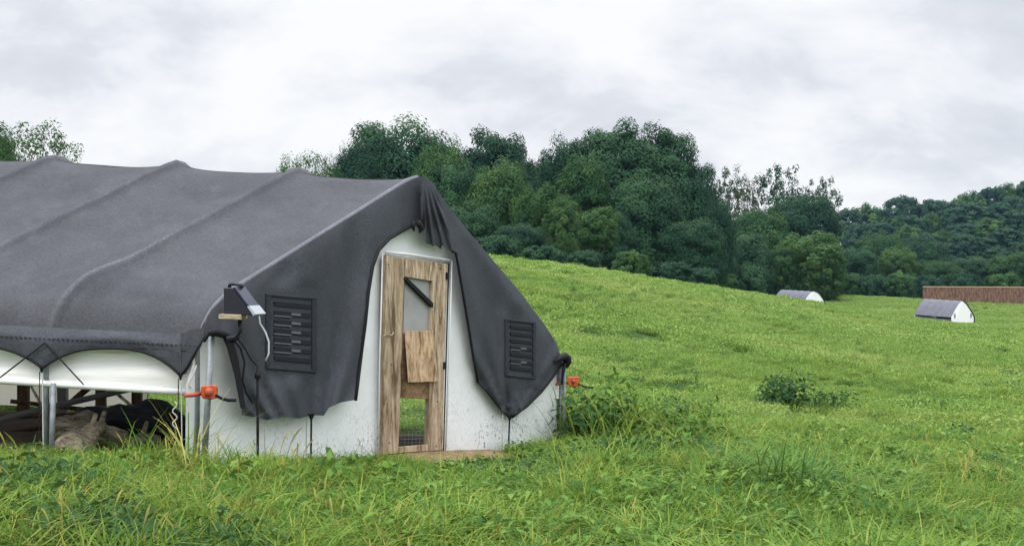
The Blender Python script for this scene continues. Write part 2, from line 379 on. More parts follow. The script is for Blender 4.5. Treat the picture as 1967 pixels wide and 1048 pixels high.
left_prof = [G(x, y) for x, y in [(806, 339), (790, 344), (760, 362), (700, 400), (640, 437), (560, 487), (480, 537), (440, 563), (413, 589), (396, 618), (386, 652)]]
right_prof = [G(x, y) for x, y in [(806, 339), (822, 343), (834, 358), (860, 395), (905, 450), (950, 503), (1000, 562), (1045, 622), (1066, 655), (1078, 688)]]
def resample(pts, n):
    d = [0]
    for a, b_ in zip(pts, pts[1:]): d.append(d[-1] + (b_ - a).length)
    res = []
    for k in range(n):
        s = d[-1] * k / (n - 1); i = min(max(j for j in range(len(d)) if d[j] <= s + 1e-9), len(d) - 2)
        res.append(pts[i].lerp(pts[i + 1], (s - d[i]) / (d[i + 1] - d[i])))
    return res
LP, RP = resample(left_prof, 46), resample(right_prof, 30)
def roof_fn(prof, sgn):
    n_ = len(prof)
    def f(i, tt):
        p = prof[i]; a = prof[max(i - 1, 0)]; c_ = prof[min(i + 1, n_ - 1)]
        tan = (c_ - a).normalized(); nr = AX.cross(tan).normalized()
        if nr.z < 0: nr = -nr
        q = tt / SP; fr = q - math.floor(q); s = i / (n_ - 1)
        cat = 1 - (2 * fr - 1) ** 2
        sag = .06 * (cat ** .55) * (1 - .55 * s) if s < .9 else .02 * cat
        bumpy = 0
        sag -= .05 * max(0, 1 - abs(tt - SP) / .22) * math.exp(-((s - .83) / .11) ** 2)
        sag -= .026 * math.exp(-(min(fr, 1 - fr) / .035) ** 2)
        wr = .012 * (float(vnoise(tt * 3 + 7, i * .5)) - .5) + .02 * (float(vnoise(tt * 1.1 + 3, i * .16 + 9)) - .5)
        edge = min(1, tt / .15)
        return p + AX * tt - nr * (sag - wr) * edge
    return f
ts = np.linspace(0, SP * NH, NH * 40 + 1)
m = MB(); m.grid(roof_fn(LP, 1), range(len(LP)), ts); m.grid(roof_fn(RP, -1), range(len(RP)), ts)
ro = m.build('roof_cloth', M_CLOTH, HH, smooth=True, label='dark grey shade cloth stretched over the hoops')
hoop_pale = []
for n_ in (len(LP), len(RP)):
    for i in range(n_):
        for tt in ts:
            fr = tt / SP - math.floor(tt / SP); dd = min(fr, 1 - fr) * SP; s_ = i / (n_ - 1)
            hoop_pale.append(math.exp(-(dd / .028) ** 2) * (.25 + .45 * math.exp(-((s_ - .78) / .15) ** 2)) if tt > .3 else 0)
wa_ = ro.data.attributes.new('hoop_pale', 'FLOAT', 'POINT'); wa_.data.foreach_set('value', np.array(hoop_pale, np.float32))  # paler bands along the hoop lines, strongest low on the slope
# seam pulled over the front hoop: a strip with the sky light on its curve put into a paler colour
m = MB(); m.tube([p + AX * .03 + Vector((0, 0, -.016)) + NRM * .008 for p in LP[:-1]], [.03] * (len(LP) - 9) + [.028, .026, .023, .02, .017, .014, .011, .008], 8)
m.build('hoop_sleeve', M_SLEEVE, HH, smooth=True, label='strip of cloth over the front hoop, coloured pale as if skylit')
m = MB(); m.tube([p + AX * .03 - Vector((0, 0, .02)) for p in RP], .026, 8); m.build('hoop_sleeve', M_CLOTH, HH, smooth=True)
# the hoops themselves, seen from inside
for i in range(NH + 1):
    m = MB(); pts = [p + AX * (SP * i + .03) - Vector((0, 0, .07)) for p in resample(left_prof, 12)[::-1] + resample(right_prof, 12)[1:]]
    pts = [pts[0] - Vector((0, 0, 1.05))] + pts + [pts[-1] - Vector((0, 0, .95))]
    m.tube(pts, .022, 8); m.build('hoop', M_GALV, HH, smooth=True)

# white end wall with the door opening left out
wall = [(390, 650), (404, 622), (424, 598), (490, 552), (640, 460), (760, 386), (806, 362), (822, 366), (850, 408), (940, 518), (1034, 632), (1066, 686), (1076, 702), (1073, 856), (1000, 862),
        (863, 878), (842, 879), (852, 514), (752, 500), (745, 887), (640, 890), (500, 892), (372, 896), (356, 892), (357, 740), (372, 692)]
def wall_off(x, y):
    return -.035 + .016 * float(vnoise(x * .02, y * .012)) + .006 * math.sin(x * .05 + y * .01)
m = MB(); m.patch(G, wall, 12, wall_off)
m.build('end_wall', M_TARP, HH, smooth=True, label='white tarp end wall spattered with mud')
# folded white tarp over the door head and down its jambs
m = MB()
for pts, r in ([(741, 484), (790, 489), (866, 500)], .012), ([(735, 486), (729, 700), (727, 880)], .007), ([(868, 500), (862, 690), (856, 868)], .008):
    m.tube([G(x, y, .02) for x, y in pts], r, 8)
m.build('door_jamb', M_TARP, HH, smooth=True)

# shade cloth hanging over the gable
def fold(x, y):
    v = .06 + .035 * math.sin(x * .055 + y * .012) + .03 * (float(vnoise(x * .03 + 5, y * .008)) - .5)
    v += .015 * (float(vnoise(x * .09, y * .02 + 3)) - .5)
    if y > 700: v += .0005 * (y - 700)
    v += .022 * math.sin((x - 600) / (860 - y + 60) * 26) * max(0, min(1, (y - 480) / 260))
    rx = max(0, abs(x - 560) - 50) / 22; ry = max(0, abs(y - 636) - 76) / 22; k_ = math.exp(-(rx * rx + ry * ry)); v = v * (1 - k_) + .062 * k_
    top = min(1, max(0, (y - 345) / 110))
    return .012 + v * (.25 + .75 * top)
lc = [(806, 339), (790, 345), (760, 362), (700, 400), (640, 437), (560, 487), (480, 537), (440, 563), (413, 589), (396, 618), (388, 650), (408, 640), (432, 640), (447, 652), (455, 700), (463, 760), (464, 797), (490, 800), (512, 806),
      (545, 800), (575, 803), (600, 796), (622, 798), (632, 782), (655, 772), (680, 768), (688, 730), (694, 680), (702, 620), (708, 560), (716, 512), (728, 480), (748, 458),
      (775, 442), (800, 428), (806, 420), (812, 428), (818, 468), (832, 470), (843, 474), (848, 468), (856, 478), (868, 482), (868, 482), (860, 440), (846, 390), (830, 350), (820, 342)]
lc = [p for i, p in enumerate(lc) if p != lc[i - 1]]
m = MB(); m.patch(G, lc, 7, fold)
m.build('end_cloth', M_CLOTH_END, HH, smooth=True, label='left sheet of grey shade cloth with ragged lower hem')
def fold_r(x, y):
    v = .05 + .02 * math.sin(x * .07 - y * .03) + .03 * (float(vnoise(x * .035 + 15, y * .009)) - .5) - .05 * math.exp(-((x - 975 + (800 - y) * .02) / 7) ** 2) * max(0, min(1, (y - 690) / 60))
    v += .020 * math.sin(math.atan2(x - 978, 815 - y) * 24) * max(0, min(1, (y - 520) / 180))
    rx = max(0, abs(x - 1001) - 30) / 14; ry = max(0, abs(y - 668) - 58) / 16; k_ = math.exp(-(rx * rx + ry * ry)); v = v * (1 - k_) + .058 * k_
    v *= min(1, max(.2, (1 - (x - (806 + (y - 339) * .78)) / 30)))
    return .012 + max(v, .004) * min(1, max(.25, (y - 345) / 110))
rc = [(826, 350), (846, 390), (860, 440), (868, 482), (876, 486), (882, 520), (892, 580), (902, 640), (910, 690), (918, 734), (935, 752), (955, 778), (976, 800), (985, 802), (998, 792),
      (1012, 782), (1040, 754), (1062, 726), (1085, 692), (1079, 688), (1067, 655), (1045, 622), (1000, 562), (950, 503), (905, 450), (860, 395), (834, 356)]
m = MB(); m.patch(G, rc, 7, fold_r)
m.build('end_cloth', M_CLOTH_END, HH, smooth=True, label='right sheet of grey shade cloth tied to a point at the bottom')
# gathered folds hanging under the peak
def peak(x, y):
    a = (x - 812) / (y - 318); k = max(0, min(1, (y - 348) / 60))
    return .075 + k * .026 * math.sin(a * 50 + 1.0) + .02 * k
m = MB(); m.patch(G, [(808, 352), (820, 346), (832, 352), (848, 395), (862, 440), (869, 481), (857, 480), (850, 471), (846, 479), (838, 470), (832, 473), (824, 466), (817, 468), (812, 440), (808, 400)], 2.2, peak, 0.0)
m.build('cloth_fold', M_CLOTH_END, HH, smooth=True)
m = MB(); m.tube([G(x, y, .135) for x, y in [(803, 424), (806, 432), (810, 440), (806, 446)]], [.02, .03, .03, .012], 8)
m.tube([G(x, y, .13) for x, y in [(794, 424), (793, 434), (795, 444)]], [.02, .02, .006], 8)
m.tube([G(x, y, .14) for x, y in [(813, 380), (815, 410), (812, 440)]], [.004, .012, .02], 8)
m.build('cloth_knot', M_BLACK, HH, smooth=True)
# black edge webbing
def edge(name, pts, r, offs=.10, pl=G):
    m_ = MB(); m_.tube([pl(x, y, offs(x, y) if callable(offs) else offs) for x, y in pts], r, 6); return m_.build(name, M_BLACK, HH, smooth=True)
edge('edge_webbing', [(683, 768), (688, 730), (694, 680), (702, 620), (708, 560), (716, 512), (728, 480), (748, 458), (775, 442), (800, 428), (806, 421)], .016, lambda x, y: fold(x, y) + .01)
edge('edge_webbing', [(868, 482), (876, 486), (882, 520), (892, 580), (902, 640), (910, 690), (918, 734)], .014, lambda x, y: fold_r(x, y) + .01)
edge('edge_webbing', [(918, 734), (935, 752), (955, 778), (976, 800), (985, 802)], .008, lambda x, y: fold_r(x, y) + .01)
edge('edge_webbing', [(985, 800), (998, 790), (1012, 780), (1040, 752), (1062, 724), (1084, 692)], .015, lambda x, y: fold_r(x, y) + .01)
# black straps gathered at the near corner
m = MB()
m.patch(G, [(424, 640), (446, 646), (458, 690), (466, 740), (472, 784), (462, 784), (450, 720), (436, 668)], 8, lambda x, y: .15)
m.tube([G(x, y, .15) for x, y in [(392, 656), (398, 640), (412, 638), (430, 642), (446, 650), (456, 648), (462, 638)]], [.012, .026, .03, .032, .028, .02, .01], 8)
m.build('corner_strap', M_BLACK, HH, smooth=True)
m = MB()
m.tube([G(x, y, .14) for x, y in [(446, 650), (462, 668), (470, 696), (466, 730), (472, 752), (484, 772)]], .009, 6)
m.tube([G(x, y, .14) for x, y in [(456, 650), (470, 668), (482, 690), (494, 702)]], .006, 6)
m.build('tie_cord', M_BLACK, HH, smooth=True)
m = MB(); m.tube([G(x, y, .1) for x, y in [(1066, 694), (1076, 687), (1084, 684), (1089, 688), (1090, 696), (1088, 705)]], [.012, .03, .046, .052, .048, .02], 10)
m.tube([G(x, y, .1) for x, y in [(1085, 698), (1081, 720), (1079, 738)]], [.02, .015, .012], 8)
m.build('corner_bundle', M_BLACK, HH, smooth=True)

# louvred fans pressing through the cloth
def louvre(x0, y0, x1, y1, sk, rows, light):
    T = lambda u, v: (x0 + (x1 - x0) * u, y0 + (y1 - y0) * v + sk * u)
    q = lambda a, b_, c_, d_: [T(a, b_), T(c_, b_), T(c_, d_), T(a, d_)]
    o_ = .088
    m_ = MB()
    for a in (q(0, 0, 1, .035), q(0, .965, 1, 1), q(0, .035, .09, .965), q(.91, .035, 1, .965)): m_.prism(G, a, .02, o_)
    fr = m_.build('louvre', M_LOUVRE, HH, bevel=.004, label='dark louvred fan outlined through the shade cloth')
    m_ = MB(); m_.prism(G, q(.09, .035, .91, .965), .02, o_ - .02); m_.build('backing', M_LOUVRE, fr)
    for k in range(rows):
        v = .1 + .84 * k / rows
        m_ = MB(); m_.prism(G, q(.16, v, .88, v + .055), o_ - .03, o_ - .004); m_.build('blade', M_LOUVRE_D, fr)
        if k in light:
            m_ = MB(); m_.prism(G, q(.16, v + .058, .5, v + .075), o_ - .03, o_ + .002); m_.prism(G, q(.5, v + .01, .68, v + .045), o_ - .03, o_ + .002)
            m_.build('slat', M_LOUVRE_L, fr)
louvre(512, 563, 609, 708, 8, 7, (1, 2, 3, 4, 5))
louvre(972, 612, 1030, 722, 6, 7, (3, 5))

# plywood door
m = MB()
m.prism(G, [(742, 491), (778, 496), (766, 870), (736, 873)], .005, .055)
stile = m.build('door', M_DOOR, HH, bevel=.004, label='weathered plywood door with clouded window and open lower hatch')
m = MB(); m.prism(G, [(832, 503), (860, 507), (850, 864), (822, 866)], .005, .055); m.build('stile', M_DOOR, stile, bevel=.004)
m = MB(); m.prism(G, [(778.5, 496), (831.5, 503), (831.5, 540), (778, 531)], .005, .053); m.build('head_rail', M_DOORH, stile, bevel=.003)
m = MB(); m.prism(G, [(774.5, 640), (827.6, 640), (824.6, 766), (770.5, 764)], .005, .050); m.build('kick_panel', M_KICK, stile, bevel=.003)
m = MB(); m.prism(G, [(767.5, 858), (822, 853), (822, 866), (767, 869)], .005, .051); m.build('bottom_rail', M_DOORH, stile, bevel=.003)
m = MB(); m.prism(G, [(777.6, 531), (831.5, 540), (828, 640), (774.8, 640)], .012, .02); m.build('window_pane', M_WINDOW, stile)
m = MB(); m.prism(G, [(775, 534), (783, 533), (833, 582), (832, 591)], .03, .062); m.build('brace', M_BLACK, stile, bevel=.002)
m = MB(); m.tube([G(x, y, .03) for x, y in [(735, 876), (740.5, 489.5), (862, 505.5), (852, 866)]], .0075, 6); m.build('door_gap_shadow', M_BLACK, stile)  # black tube drawn round the door as its shadow gap
def flap_pl(px, py, off): return G(px, py, off + (py - 634) * .0003)
m = MB(); m.prism(flap_pl, [(777, 636), (831, 634), (843, 732), (784, 734)], .058, .076); m.build('hatch_flap', M_FLAP, stile, bevel=.002, label='fresh plywood flap hanging askew over the hatch')
for (x, y) in ((860, 530), (855, 702)): m = MB(); m.prism(G, [(x - 2, y - 7), (x + 2, y - 7), (x + 2, y + 7), (x - 2, y + 7)], .056, .068); m.build('hinge', M_BLACK, stile)
for k, (x, y) in enumerate(((746, 508), (752, 700), (748, 850), (846, 516), (840, 770), (838, 856))):
    m = MB(); m.tube([G(x, y, .053), G(x, y, .060)], .006, 6); m.build('screw', M_BLACK, stile)
m = MB(); m.tube([G(x, y, .075) for x, y in [(736, 646), (742, 642), (752, 644), (756, 638)]], .008, 6); m.build('handle', M_SHELF, stile)
m = MB()
for i in range(1, 8):                                         # wire screen over the hatch
    x = 766 + 57 * i / 8; m.tube([G(x, 765, .03), G(x - 3, 857, .03)], .0016, 4)
for i in range(1, 13):
    y = 765 + 92 * i / 13; m.tube([G(768, y, .032), G(823, y - 1, .032)], .0016, 4)
m.build('wire_screen', M_GALV, stile)
m = MB(); m.prism(G, [(730, 874), (858, 865), (858, 872), (730, 882)], -.04, .045); m.build('threshold', M_KICK, HH, bevel=.003)

# ---- long side: curtain, valance, posts, ropes
def side_pt(px, py, off=0): return S(px, py, off)
m = MB()
def cur(i, j):
    px = -700 + 1062 * i / 60; v = j / 10
    ytop = 640 + .049 * px; ybot = 729 + .062 * px
    q = S(px, ytop + (ybot - ytop) * v, -.05 + .02 * math.sin(v * 9 + px * .004) + .02 * float(vnoise(px * .02, v * 5)))
    return q
m.grid(cur, range(61), range(11)); m.build('side_curtain', M_CURTAIN, HH, smooth=True, label='cream vinyl side curtain with dirty creases')
m = MB(); m.tube([S(x, 731 + .062 * x, -.02) for x in (-700, -300, 0, 200, 362)], .027, 10); m.build('curtain_bar', M_BAR, HH, smooth=True)
# valance with scallops
def scal(px):
    pts = [85 - 286 * k for k in range(4)][::-1] + [350]
    pts = sorted(pts)
    for a, b_ in zip(pts, pts[1:]):
        if a <= px <= b_:
            f = (px - a) / (b_ - a); pk = abs(2 * f - 1) ** 2.6
            return (663 + .02 * px) * (1 - pk) + (701 + .055 * px) * pk
    return 701 + .055 * px
m = MB()
xs = sorted(set(list(range(-770, 350, 7)) + [85, 350]))
def val(i, j):
    px = xs[i]; yt = 624 + .049 * px; return S(px, yt + (scal(px) - yt) * j / 8, .04 * min(1, j / 3) - .01 + .012 * math.sin(j * .4) + .01 * float(vnoise(px * .05, j)))
m.grid(val, range(len(xs)), range(9))
m.patch(S, [(350, 720), (350, 690), (349, 640), (372, 632), (392, 630), (396, 642), (378, 682), (360, 716)], 8, lambda x, y: .036)
m.build('valance', M_CLOTH_END, HH, smooth=True, label='scalloped lower edge of the shade cloth')
m = MB(); m.tube([S(px, scal(px), .045) for px in xs], .011, 6); m.tube([S(x, y, .045) for x, y in [(350, 721), (362, 704), (380, 672), (394, 648)]], .011, 6)
m.build('valance_cord', M_BLACK, HH, smooth=True)
m = MB()
for px in range(-300, 386, 9):
    m.tube([S(px, 645 + .049 * px, .05), S(px + 5, 645.2 + .049 * px, .05)], .004, 4)
m.tube([S(px, 655 + .049 * px, .04) for px in range(-300, 386, 30)], .003, 4)
m.build('seam', M_BLACK, HH)
for x0, x1 in ((92, -10), (92, 166)):
    m = MB(); m.tube([S(x0, 657, .06), S(x1, 737 if x1 > 0 else 736, .06)], .006, 6); m.build('brace_cord', M_BLACK, HH)
for px, py, yb in ((85, 704, 860), (350, 718, 850), (-201, 690, 850)):
    m = MB(); m.tube([S(px, py, .05), S(px, py + 10, .05)], [.02, .008], 6); m.tube([S(px - 4, py + 8, .05), S(px - 5, yb, .05)], .004, 5)
    m.build('tie_rope', M_BLACK, HH)
    m = MB(); m.tube([S(px + 1, py + 6, .05), S(px + 3, yb, .05)], .005, 5); m.build('tie_rope', M_ROPE, HH)
m = MB(); m.tube([S(338 + 5 * math.sin(k * 1.3), 770 + k * 5, .03) for k in range(12)], .006, 5); m.build('loose_wire', M_ROPE, HH, smooth=True)
m = MB(); m.tube([S(x, y, .04) for x, y in [(380, 700), (376, 716), (368, 730), (364, 738), (370, 744)]], .005, 5); m.build('loose_wire', M_ROPE, HH, smooth=True)
def post(pl, x0, y0, x1, y1, r, off=.0, name='leg_post'):
    m_ = MB(); m_.tube([pl(x0, y0, off), pl(x1, y1, off)], r, 10); return m_.build(name, M_GALV, HH, smooth=True)
post(S, 103, 735, 98, 900, .022, .0)
post(S, -200, 715, -207, 900, .022, .0)
lp = post(G, 407, 638, 391, 905, .024, .11); lp['label'] = 'galvanised corner post by the near corner'
post(G, 1084, 690, 1083, 872, .02, .06)
post(G, 1079, 700, 1074, 872, .012, .02)
m = MB(); m.tube([G(495, 700, .16), G(495, 900, .16)], .011, 8); m.tube([G(495, 716, .16), G(495, 726, .16)], .024, 8); m.build('ground_stake', M_BLACK, HH, smooth=True)
for x0, y0, x1, y1 in ((598, 798, 597, 900), (979, 800, 976, 872)):
    m = MB(); m.tube([G(x0, y0, .13), G(x1, y1, .1)], .009, 6); m.tube([G(x0, y0 - 4, .13), G(x0, y0 + 6, .13)], [.03, .012], 8); m.build('tie_rope', M_BLACK, HH)
for x0, y0, x1, y1 in ((509, 806, 508, 890), (589, 800, 588, 890), (966, 796, 964, 866)):
    m = MB(); m.tube([G(x0, y0, .08), G(x1, y1, .06)], .0055, 6); m.build('tie_rope', M_ROPE, HH)

# winches on the corner posts
def winch(pl, cx, cy, s, off):
    P = lambda dx, dy, o=0: pl(cx + dx * s, cy + dy * s, off + o)
    m_ = MB(); m_.prism(lambda x, y, o: pl(x, y, o), [(cx - 16 * s, cy - 12 * s), (cx + 14 * s, cy - 13 * s), (cx + 17 * s, cy - 6 * s), (cx + 16 * s, cy + 11 * s), (cx + 6 * s, cy + 15 * s), (cx - 13 * s, cy + 13 * s), (cx - 17 * s, cy + 2 * s)], off - .05, off + .05)
    b_ = m_.build('winch', M_ORANGE, HH, bevel=.008, label='orange hand winch strapped to the post')
    m_ = MB(); m_.tube([P(0, 0, .05), P(0, 0, .075)], .035 * s, 12); m_.build('hub', M_REDARM, b_, smooth=True)
    m_ = MB(); m_.tube([P(-14, 3), P(-30, 6), P(-46, 7)], .016, 8); m_.build('strap_roller', M_REDARM, b_, smooth=True)
    m_ = MB(); m_.tube([P(12, 6, .05), P(24, 13, .06), P(36, 16, .06), P(50, 16, .06)], [.012, .012, .013, .013], 8); m_.build('crank_handle', M_BLACK, b_, smooth=True)
winch(G, 402, 752, 1.0, .2)
winch(G, 1102, 732, .72, .0)

# far side of the house: pale panels on posts, leaving the stretch behind the door open
FY = 13.85; FS = plane_y(FY)
m = MB(); m.add([FS(*p) for p in [(-900, 600), (283, 680), (283, 772), (150, 783), (-900, 740)]], [(0, 1, 2, 3, 4)]); m.build('far_wall_panel', M_BACKPANEL, HH)
m = MB(); m.prism(FS, [(284, 690), (1074, 735), (1074, 765), (284, 752)], -.02, 0); m.build('far_curtain', M_CURTAIN, HH)
for x0, x1, yt, yb, mm in ((41, 60, 725, 800, M_POST), (117, 134, 730, 800, M_GREYPIPE), (190, 207, 735, 812, M_POST), (259, 276, 738, 800, M_POST), (-80, -60, 720, 800, M_POST)):
    m = MB(); m.prism(FS, [(x0, yt), (x1, yt), (x1, yb + 30), (x0, yb + 30)], .03, .13); m.build('frame_post', mm, HH, bevel=.006)
m = MB(); m.prism(plane_y(12.5), [(134, 768), (172, 735), (190, 735), (150, 768)], -.02, .03); m.build('diagonal_brace', M_POST, HH)
m = MB(); m.tube([plane_y(10.6)(-60, 820), plane_y(11.2)(120, 776), plane_y(11.8)(262, 744)], .03, 8); m.build('roost_pipe', M_GREYPIPE, HH, smooth=True)
for (a0, b0, d0), (a1, b1, d1), r_ in (((-40, 840, 11), (150, 806, 11.8), .02), ((20, 770, 12.4), (330, 800, 12.8), .022), ((-20, 800, 12.9), (260, 790, 12.9), .025), ((220, 752, 12), (320, 830, 11.2), .016), ((60, 742, 12.8), (110, 830, 11.6), .014)):
    m = MB(); m.tube([plane_y(d0)(a0, b0), plane_y((d0 + d1) / 2)((a0 + a1) / 2, (b0 + b1) / 2 + 2), plane_y(d1)(a1, b1)], r_, 7); m.build('roost_bar', M_POST if r_ > .018 else M_LOG, HH, smooth=True)

# ------------------------------------------------------------------ things lying inside the open side
def lump(name, px, y, size, m_, label, cat, seed, flat=.6):
    c = at(px, y); bm = bmesh.new(); bmesh.ops.create_icosphere(bm, subdivisions=4, radius=1)
    r_ = random.Random(seed); ph = [r_.uniform(0, 40) for _ in range(3)]
    for v in bm.verts:
        n_ = float(vnoise(v.co.x * 2.2 + ph[0], v.co.y * 2.2 + v.co.z * 1.7 + ph[1])); n2_ = float(vnoise(v.co.x * 6 + ph[2], v.co.z * 6 + v.co.y * 5))
        k_ = .62 + .55 * n_ + .16 * n2_
        v.co = Vector((v.co.x * size[0] * k_, v.co.y * size[1] * k_, max(v.co.z, -.3) * size[2] * k_ * 1.3))
    me_ = bpy.data.meshes.new(name); bm.to_mesh(me_); bm.free(); me_.polygons.foreach_set('use_smooth', [True] * len(me_.polygons))
    o = link(name, me_, m_, None, c); return tag(o, label, cat)
lump('tarp_heap', 258, 11.3, (.55, .35, .27), M_TARPDARK, 'crumpled black plastic heap under the open side of the large hoop house', 'tarp', 3)
lump('feed_sack', 150, 11.1, (.28, .2, .17), M_LOG, 'tan sack slumped behind the steel side post of the large hoop house', 'sack', 9)
def log(x0, y0, d0, x1, y1, d1, r0, r1, label):
    a_, b_ = plane_y(d0)(x0, y0), plane_y(d1)(x1, y1); c = (a_ + b_) / 2
    e_ = empty('log', (c.x, c.y, h(c.x, c.y)), label, 'log'); m_ = MB()
    pts = [a_.lerp(b_, k / 6) + Vector((0, 0, .025 * math.sin(k * 1.7))) for k in range(7)]
    m_.tube(pts, [r0 + (r1 - r0) * k / 6 + .008 * math.sin(k * 2.3) for k in range(7)], 10); m_.build('trunk', M_LOG, e_, smooth=True)
    m_ = MB(); m_.tube([pts[4], pts[4] + Vector((.06, -.05, .16))], [.03, .018], 7); m_.build('branch_stub', M_LOG, e_, smooth=True)
log(95, 815, 10.4, 240, 836, 10.2, .055, .05, 'pale dead log lying across the open side of the large hoop house')
log(128, 868, 9.75, 196, 818, 10.1, .13, .05, 'thick forked pale stump propped up on the lying log')
log(215, 850, 10.5, 300, 846, 10.7, .07, .06, 'short pale log half buried in grass near the corner')

# ------------------------------------------------------------------ solar fence charger on a bracket by the near corner
P_ = plane_y(9.25)
c0 = P_(458, 640); SC = empty('solar_charger', (c0.x, c0.y, c0.z), 'black wedge shaped solar fence charger on a small wooden shelf at the corner', 'solar charger')
def rot_pl(px, py, off=0):                                  # swung so the panel side turns a little to the viewer
    q = P_(px, py); a = R(-14); v = Vector((q.x - c0.x, -off, 0)); v = Vector((v.x * math.cos(a) - v.y * math.sin(a), v.x * math.sin(a) + v.y * math.cos(a), 0))
    return Vector((c0.x, c0.y, q.z)) + v
m = MB(); m.prism(rot_pl, [(437, 552), (455, 552), (497, 604), (437, 604)], -.08, .08); m.build('housing', M_HOUSING, SC, bevel=.006)
m = MB(); m.prism(rot_pl, [(457, 551), (461, 550), (503, 601), (498, 603)], -.085, .085); pn = m.build('solar_panel', M_PANEL, SC, bevel=.003)
m = MB(); m.prism(rot_pl, [(487, 588), (491, 586), (505, 602), (500, 605)], -.087, .087); m.build('panel_frame', M_SILVER, pn)
m = MB(); m.tube([rot_pl(x, y) for x, y in [(439, 552), (440, 546), (448, 545), (464, 547), (466, 553)]], .014, 8); m.build('handle', M_HOUSING, SC, smooth=True)
m = MB(); m.prism(P_, [(427, 602), (470, 603), (470, 613), (427, 611)], -.1, .12); m.build('shelf', M_SHELF, SC, bevel=.004)
m = MB(); m.tube([P_(461, 613), P_(461, 636), P_(452, 648), P_(436, 650)], .017, 8); m.build('bracket', M_HOUSING, SC, smooth=True)
m = MB(); m.tube([P_(x, y, .05) for x, y in [(500, 606), (502, 620), (512, 636), (519, 655), (519, 678), (513, 692)]], .0065, 8); m.build('cable', M_CABLE, SC, smooth=True)

# ------------------------------------------------------------------ bare soil at the doorstep
m = MB()
pA, pB = G(715, 880), G(935, 866); e1 = (pB - pA)
def soil(i, j):
    u = i / 24; v = j / 8; x = pA.x + e1.x * u + NRM.x * (v * 1.05 * (1 - .55 * u) * (.8 + .4 * float(vnoise(i * .7, 3))) - .12)
    y = pA.y + e1.y * u + NRM.y * (v * 1.05 * (1 - .55 * u) * (.8 + .4 * float(vnoise(i * .7, 3))) - .12)
    return Vector((x, y, h(x, y) + .035 * (1 - abs(2 * v - 1)) + .006))
m.grid(soil, range(25), range(9)); tag(m.build('soil', M_SOIL, None, smooth=True), kind='structure')
m = MB()
def soil_in(i, j):                                          # trodden floor inside the house
    p_ = G(370, 880).lerp(G(1070, 856), .02 + .96 * j / 20) + AX * (.25 + i * .28); return Vector((p_.x, p_.y, h(p_.x, p_.y) + .012))
m.grid(soil_in, range(28), range(21))
M_FLOOR, t, b = mat('trodden_floor', (.07, .05, .035), .95, .1)
t.links.new(ramp(t, tnoise(t, 7, 6, .7), [(.3, (.06, .045, .032)), (.7, (.17, .13, .09))]), b.inputs['Base Color'])
tag(m.build('dirt_floor', M_FLOOR, None, smooth=True), kind='structure')

# ------------------------------------------------------------------ small hoop houses down the field, the slatted fence
def small_house(px, y, W, Ln, Ht, yaw, label, rowp):
    c = at(px, y); e_ = empty('hoop_house', c, label, 'hoop house', 'small hoop houses out on the pasture')
    ca, sa = math.cos(yaw), math.sin(yaw)
    n_ = Vector((sa, -ca, 0)); r_ = Vector((ca, sa, 0))      # out of the gable, and to its right
    prof = []
    for k in range(25):
        u = -1 + k / 12; z = 1 - abs(u) ** rowp
        prof.append((u * W / 2, .30 * Ht + .70 * Ht * z))
    prof = [(-W / 2, .04)] + prof + [(W / 2, .04)]
    def q(u, z, d): p_ = c + r_ * u + n_ * d; return Vector((p_.x, p_.y, c.z + z - .02 * d))
    m_ = MB(); pr = prof[1:-1]
    m_.grid(lambda i, j: q(pr[i][0] * 1.02, pr[i][1] + .03 - .05 * math.sin(j / 20 * math.pi * 5) ** 2 * (.2 + .8 * math.sin(i / 24 * math.pi)), -j / 20 * Ln), range(25), range(21))
    m_.build('roof_cover', M_FARCOVER, e_, smooth=True)
    for s_ in (0, -1):
        m_ = MB(); vs = [q(u, z, .03) for u, z in prof] + [q(u, z, -.03) for u, z in prof]; k_ = len(prof)
        if s_: vs = [v - n_ * Ln for v in vs]
        m_.add(vs, [tuple(range(k_)), tuple(range(k_, 2 * k_))] + [(i, (i + 1) % k_, k_ + (i + 1) % k_, k_ + i) for i in range(k_)]); m_.build('end_wall', M_TARP, e_)
    m_ = MB(); m_.tube([q(u * 1.02, z + .03, .05) for u, z in prof[13:]], .06, 6); m_.build('hoop', M_BLACK, e_, smooth=True)
    m_ = MB(); a_ = [(-.26 * W, .1), (-.26 * W, .32 * Ht), (-.2 * W, .62 * Ht), (-.1 * W, .86 * Ht), (0, .94 * Ht), (.1 * W, .86 * Ht), (.2 * W, .62 * Ht), (.26 * W, .32 * Ht), (.26 * W, .1)]
    m_.add([q(u, z, .04) for u, z in a_] + [q(u, z, .07) for u, z in a_], [tuple(range(9)), tuple(range(9, 18))] + [(i, (i + 1) % 9, 9 + (i + 1) % 9, 9 + i) for i in range(9)]); m_.build('door_panel', M_BAR, e_)
    for s_ in (-1, 1):
        m_ = MB(); u0 = s_ * .36 * W
        m_.box(q(u0, .38 * Ht, .04), (.06 * W, .05, .17 * Ht), yaw); m_.build('vent', M_GREYPIPE, e_)
        m_ = MB(); a2 = q(s_ * W / 2, .18 * Ht, .02); b2 = q(s_ * W / 2, .18 * Ht, -Ln)
        m_.add([a2 + Vector((0, 0, .1)), b2 + Vector((0, 0, .1)), b2 - Vector((0, 0, .3)), a2 - Vector((0, 0, .3))], [(0, 1, 2, 3)]); m_.build('side_wall', M_FARCOVER, e_)
small_house(1849, 120, 2.6, 5.6, 2.25, R(19), 'small grey roofed hoop house with white pointed end in front of the red brown fence', 1.5)
small_house(1564, 150, 3.0, 6.6, 2.1, R(21), 'small grey roofed hoop house with rounded white end below the vine draped trees', 2.0)

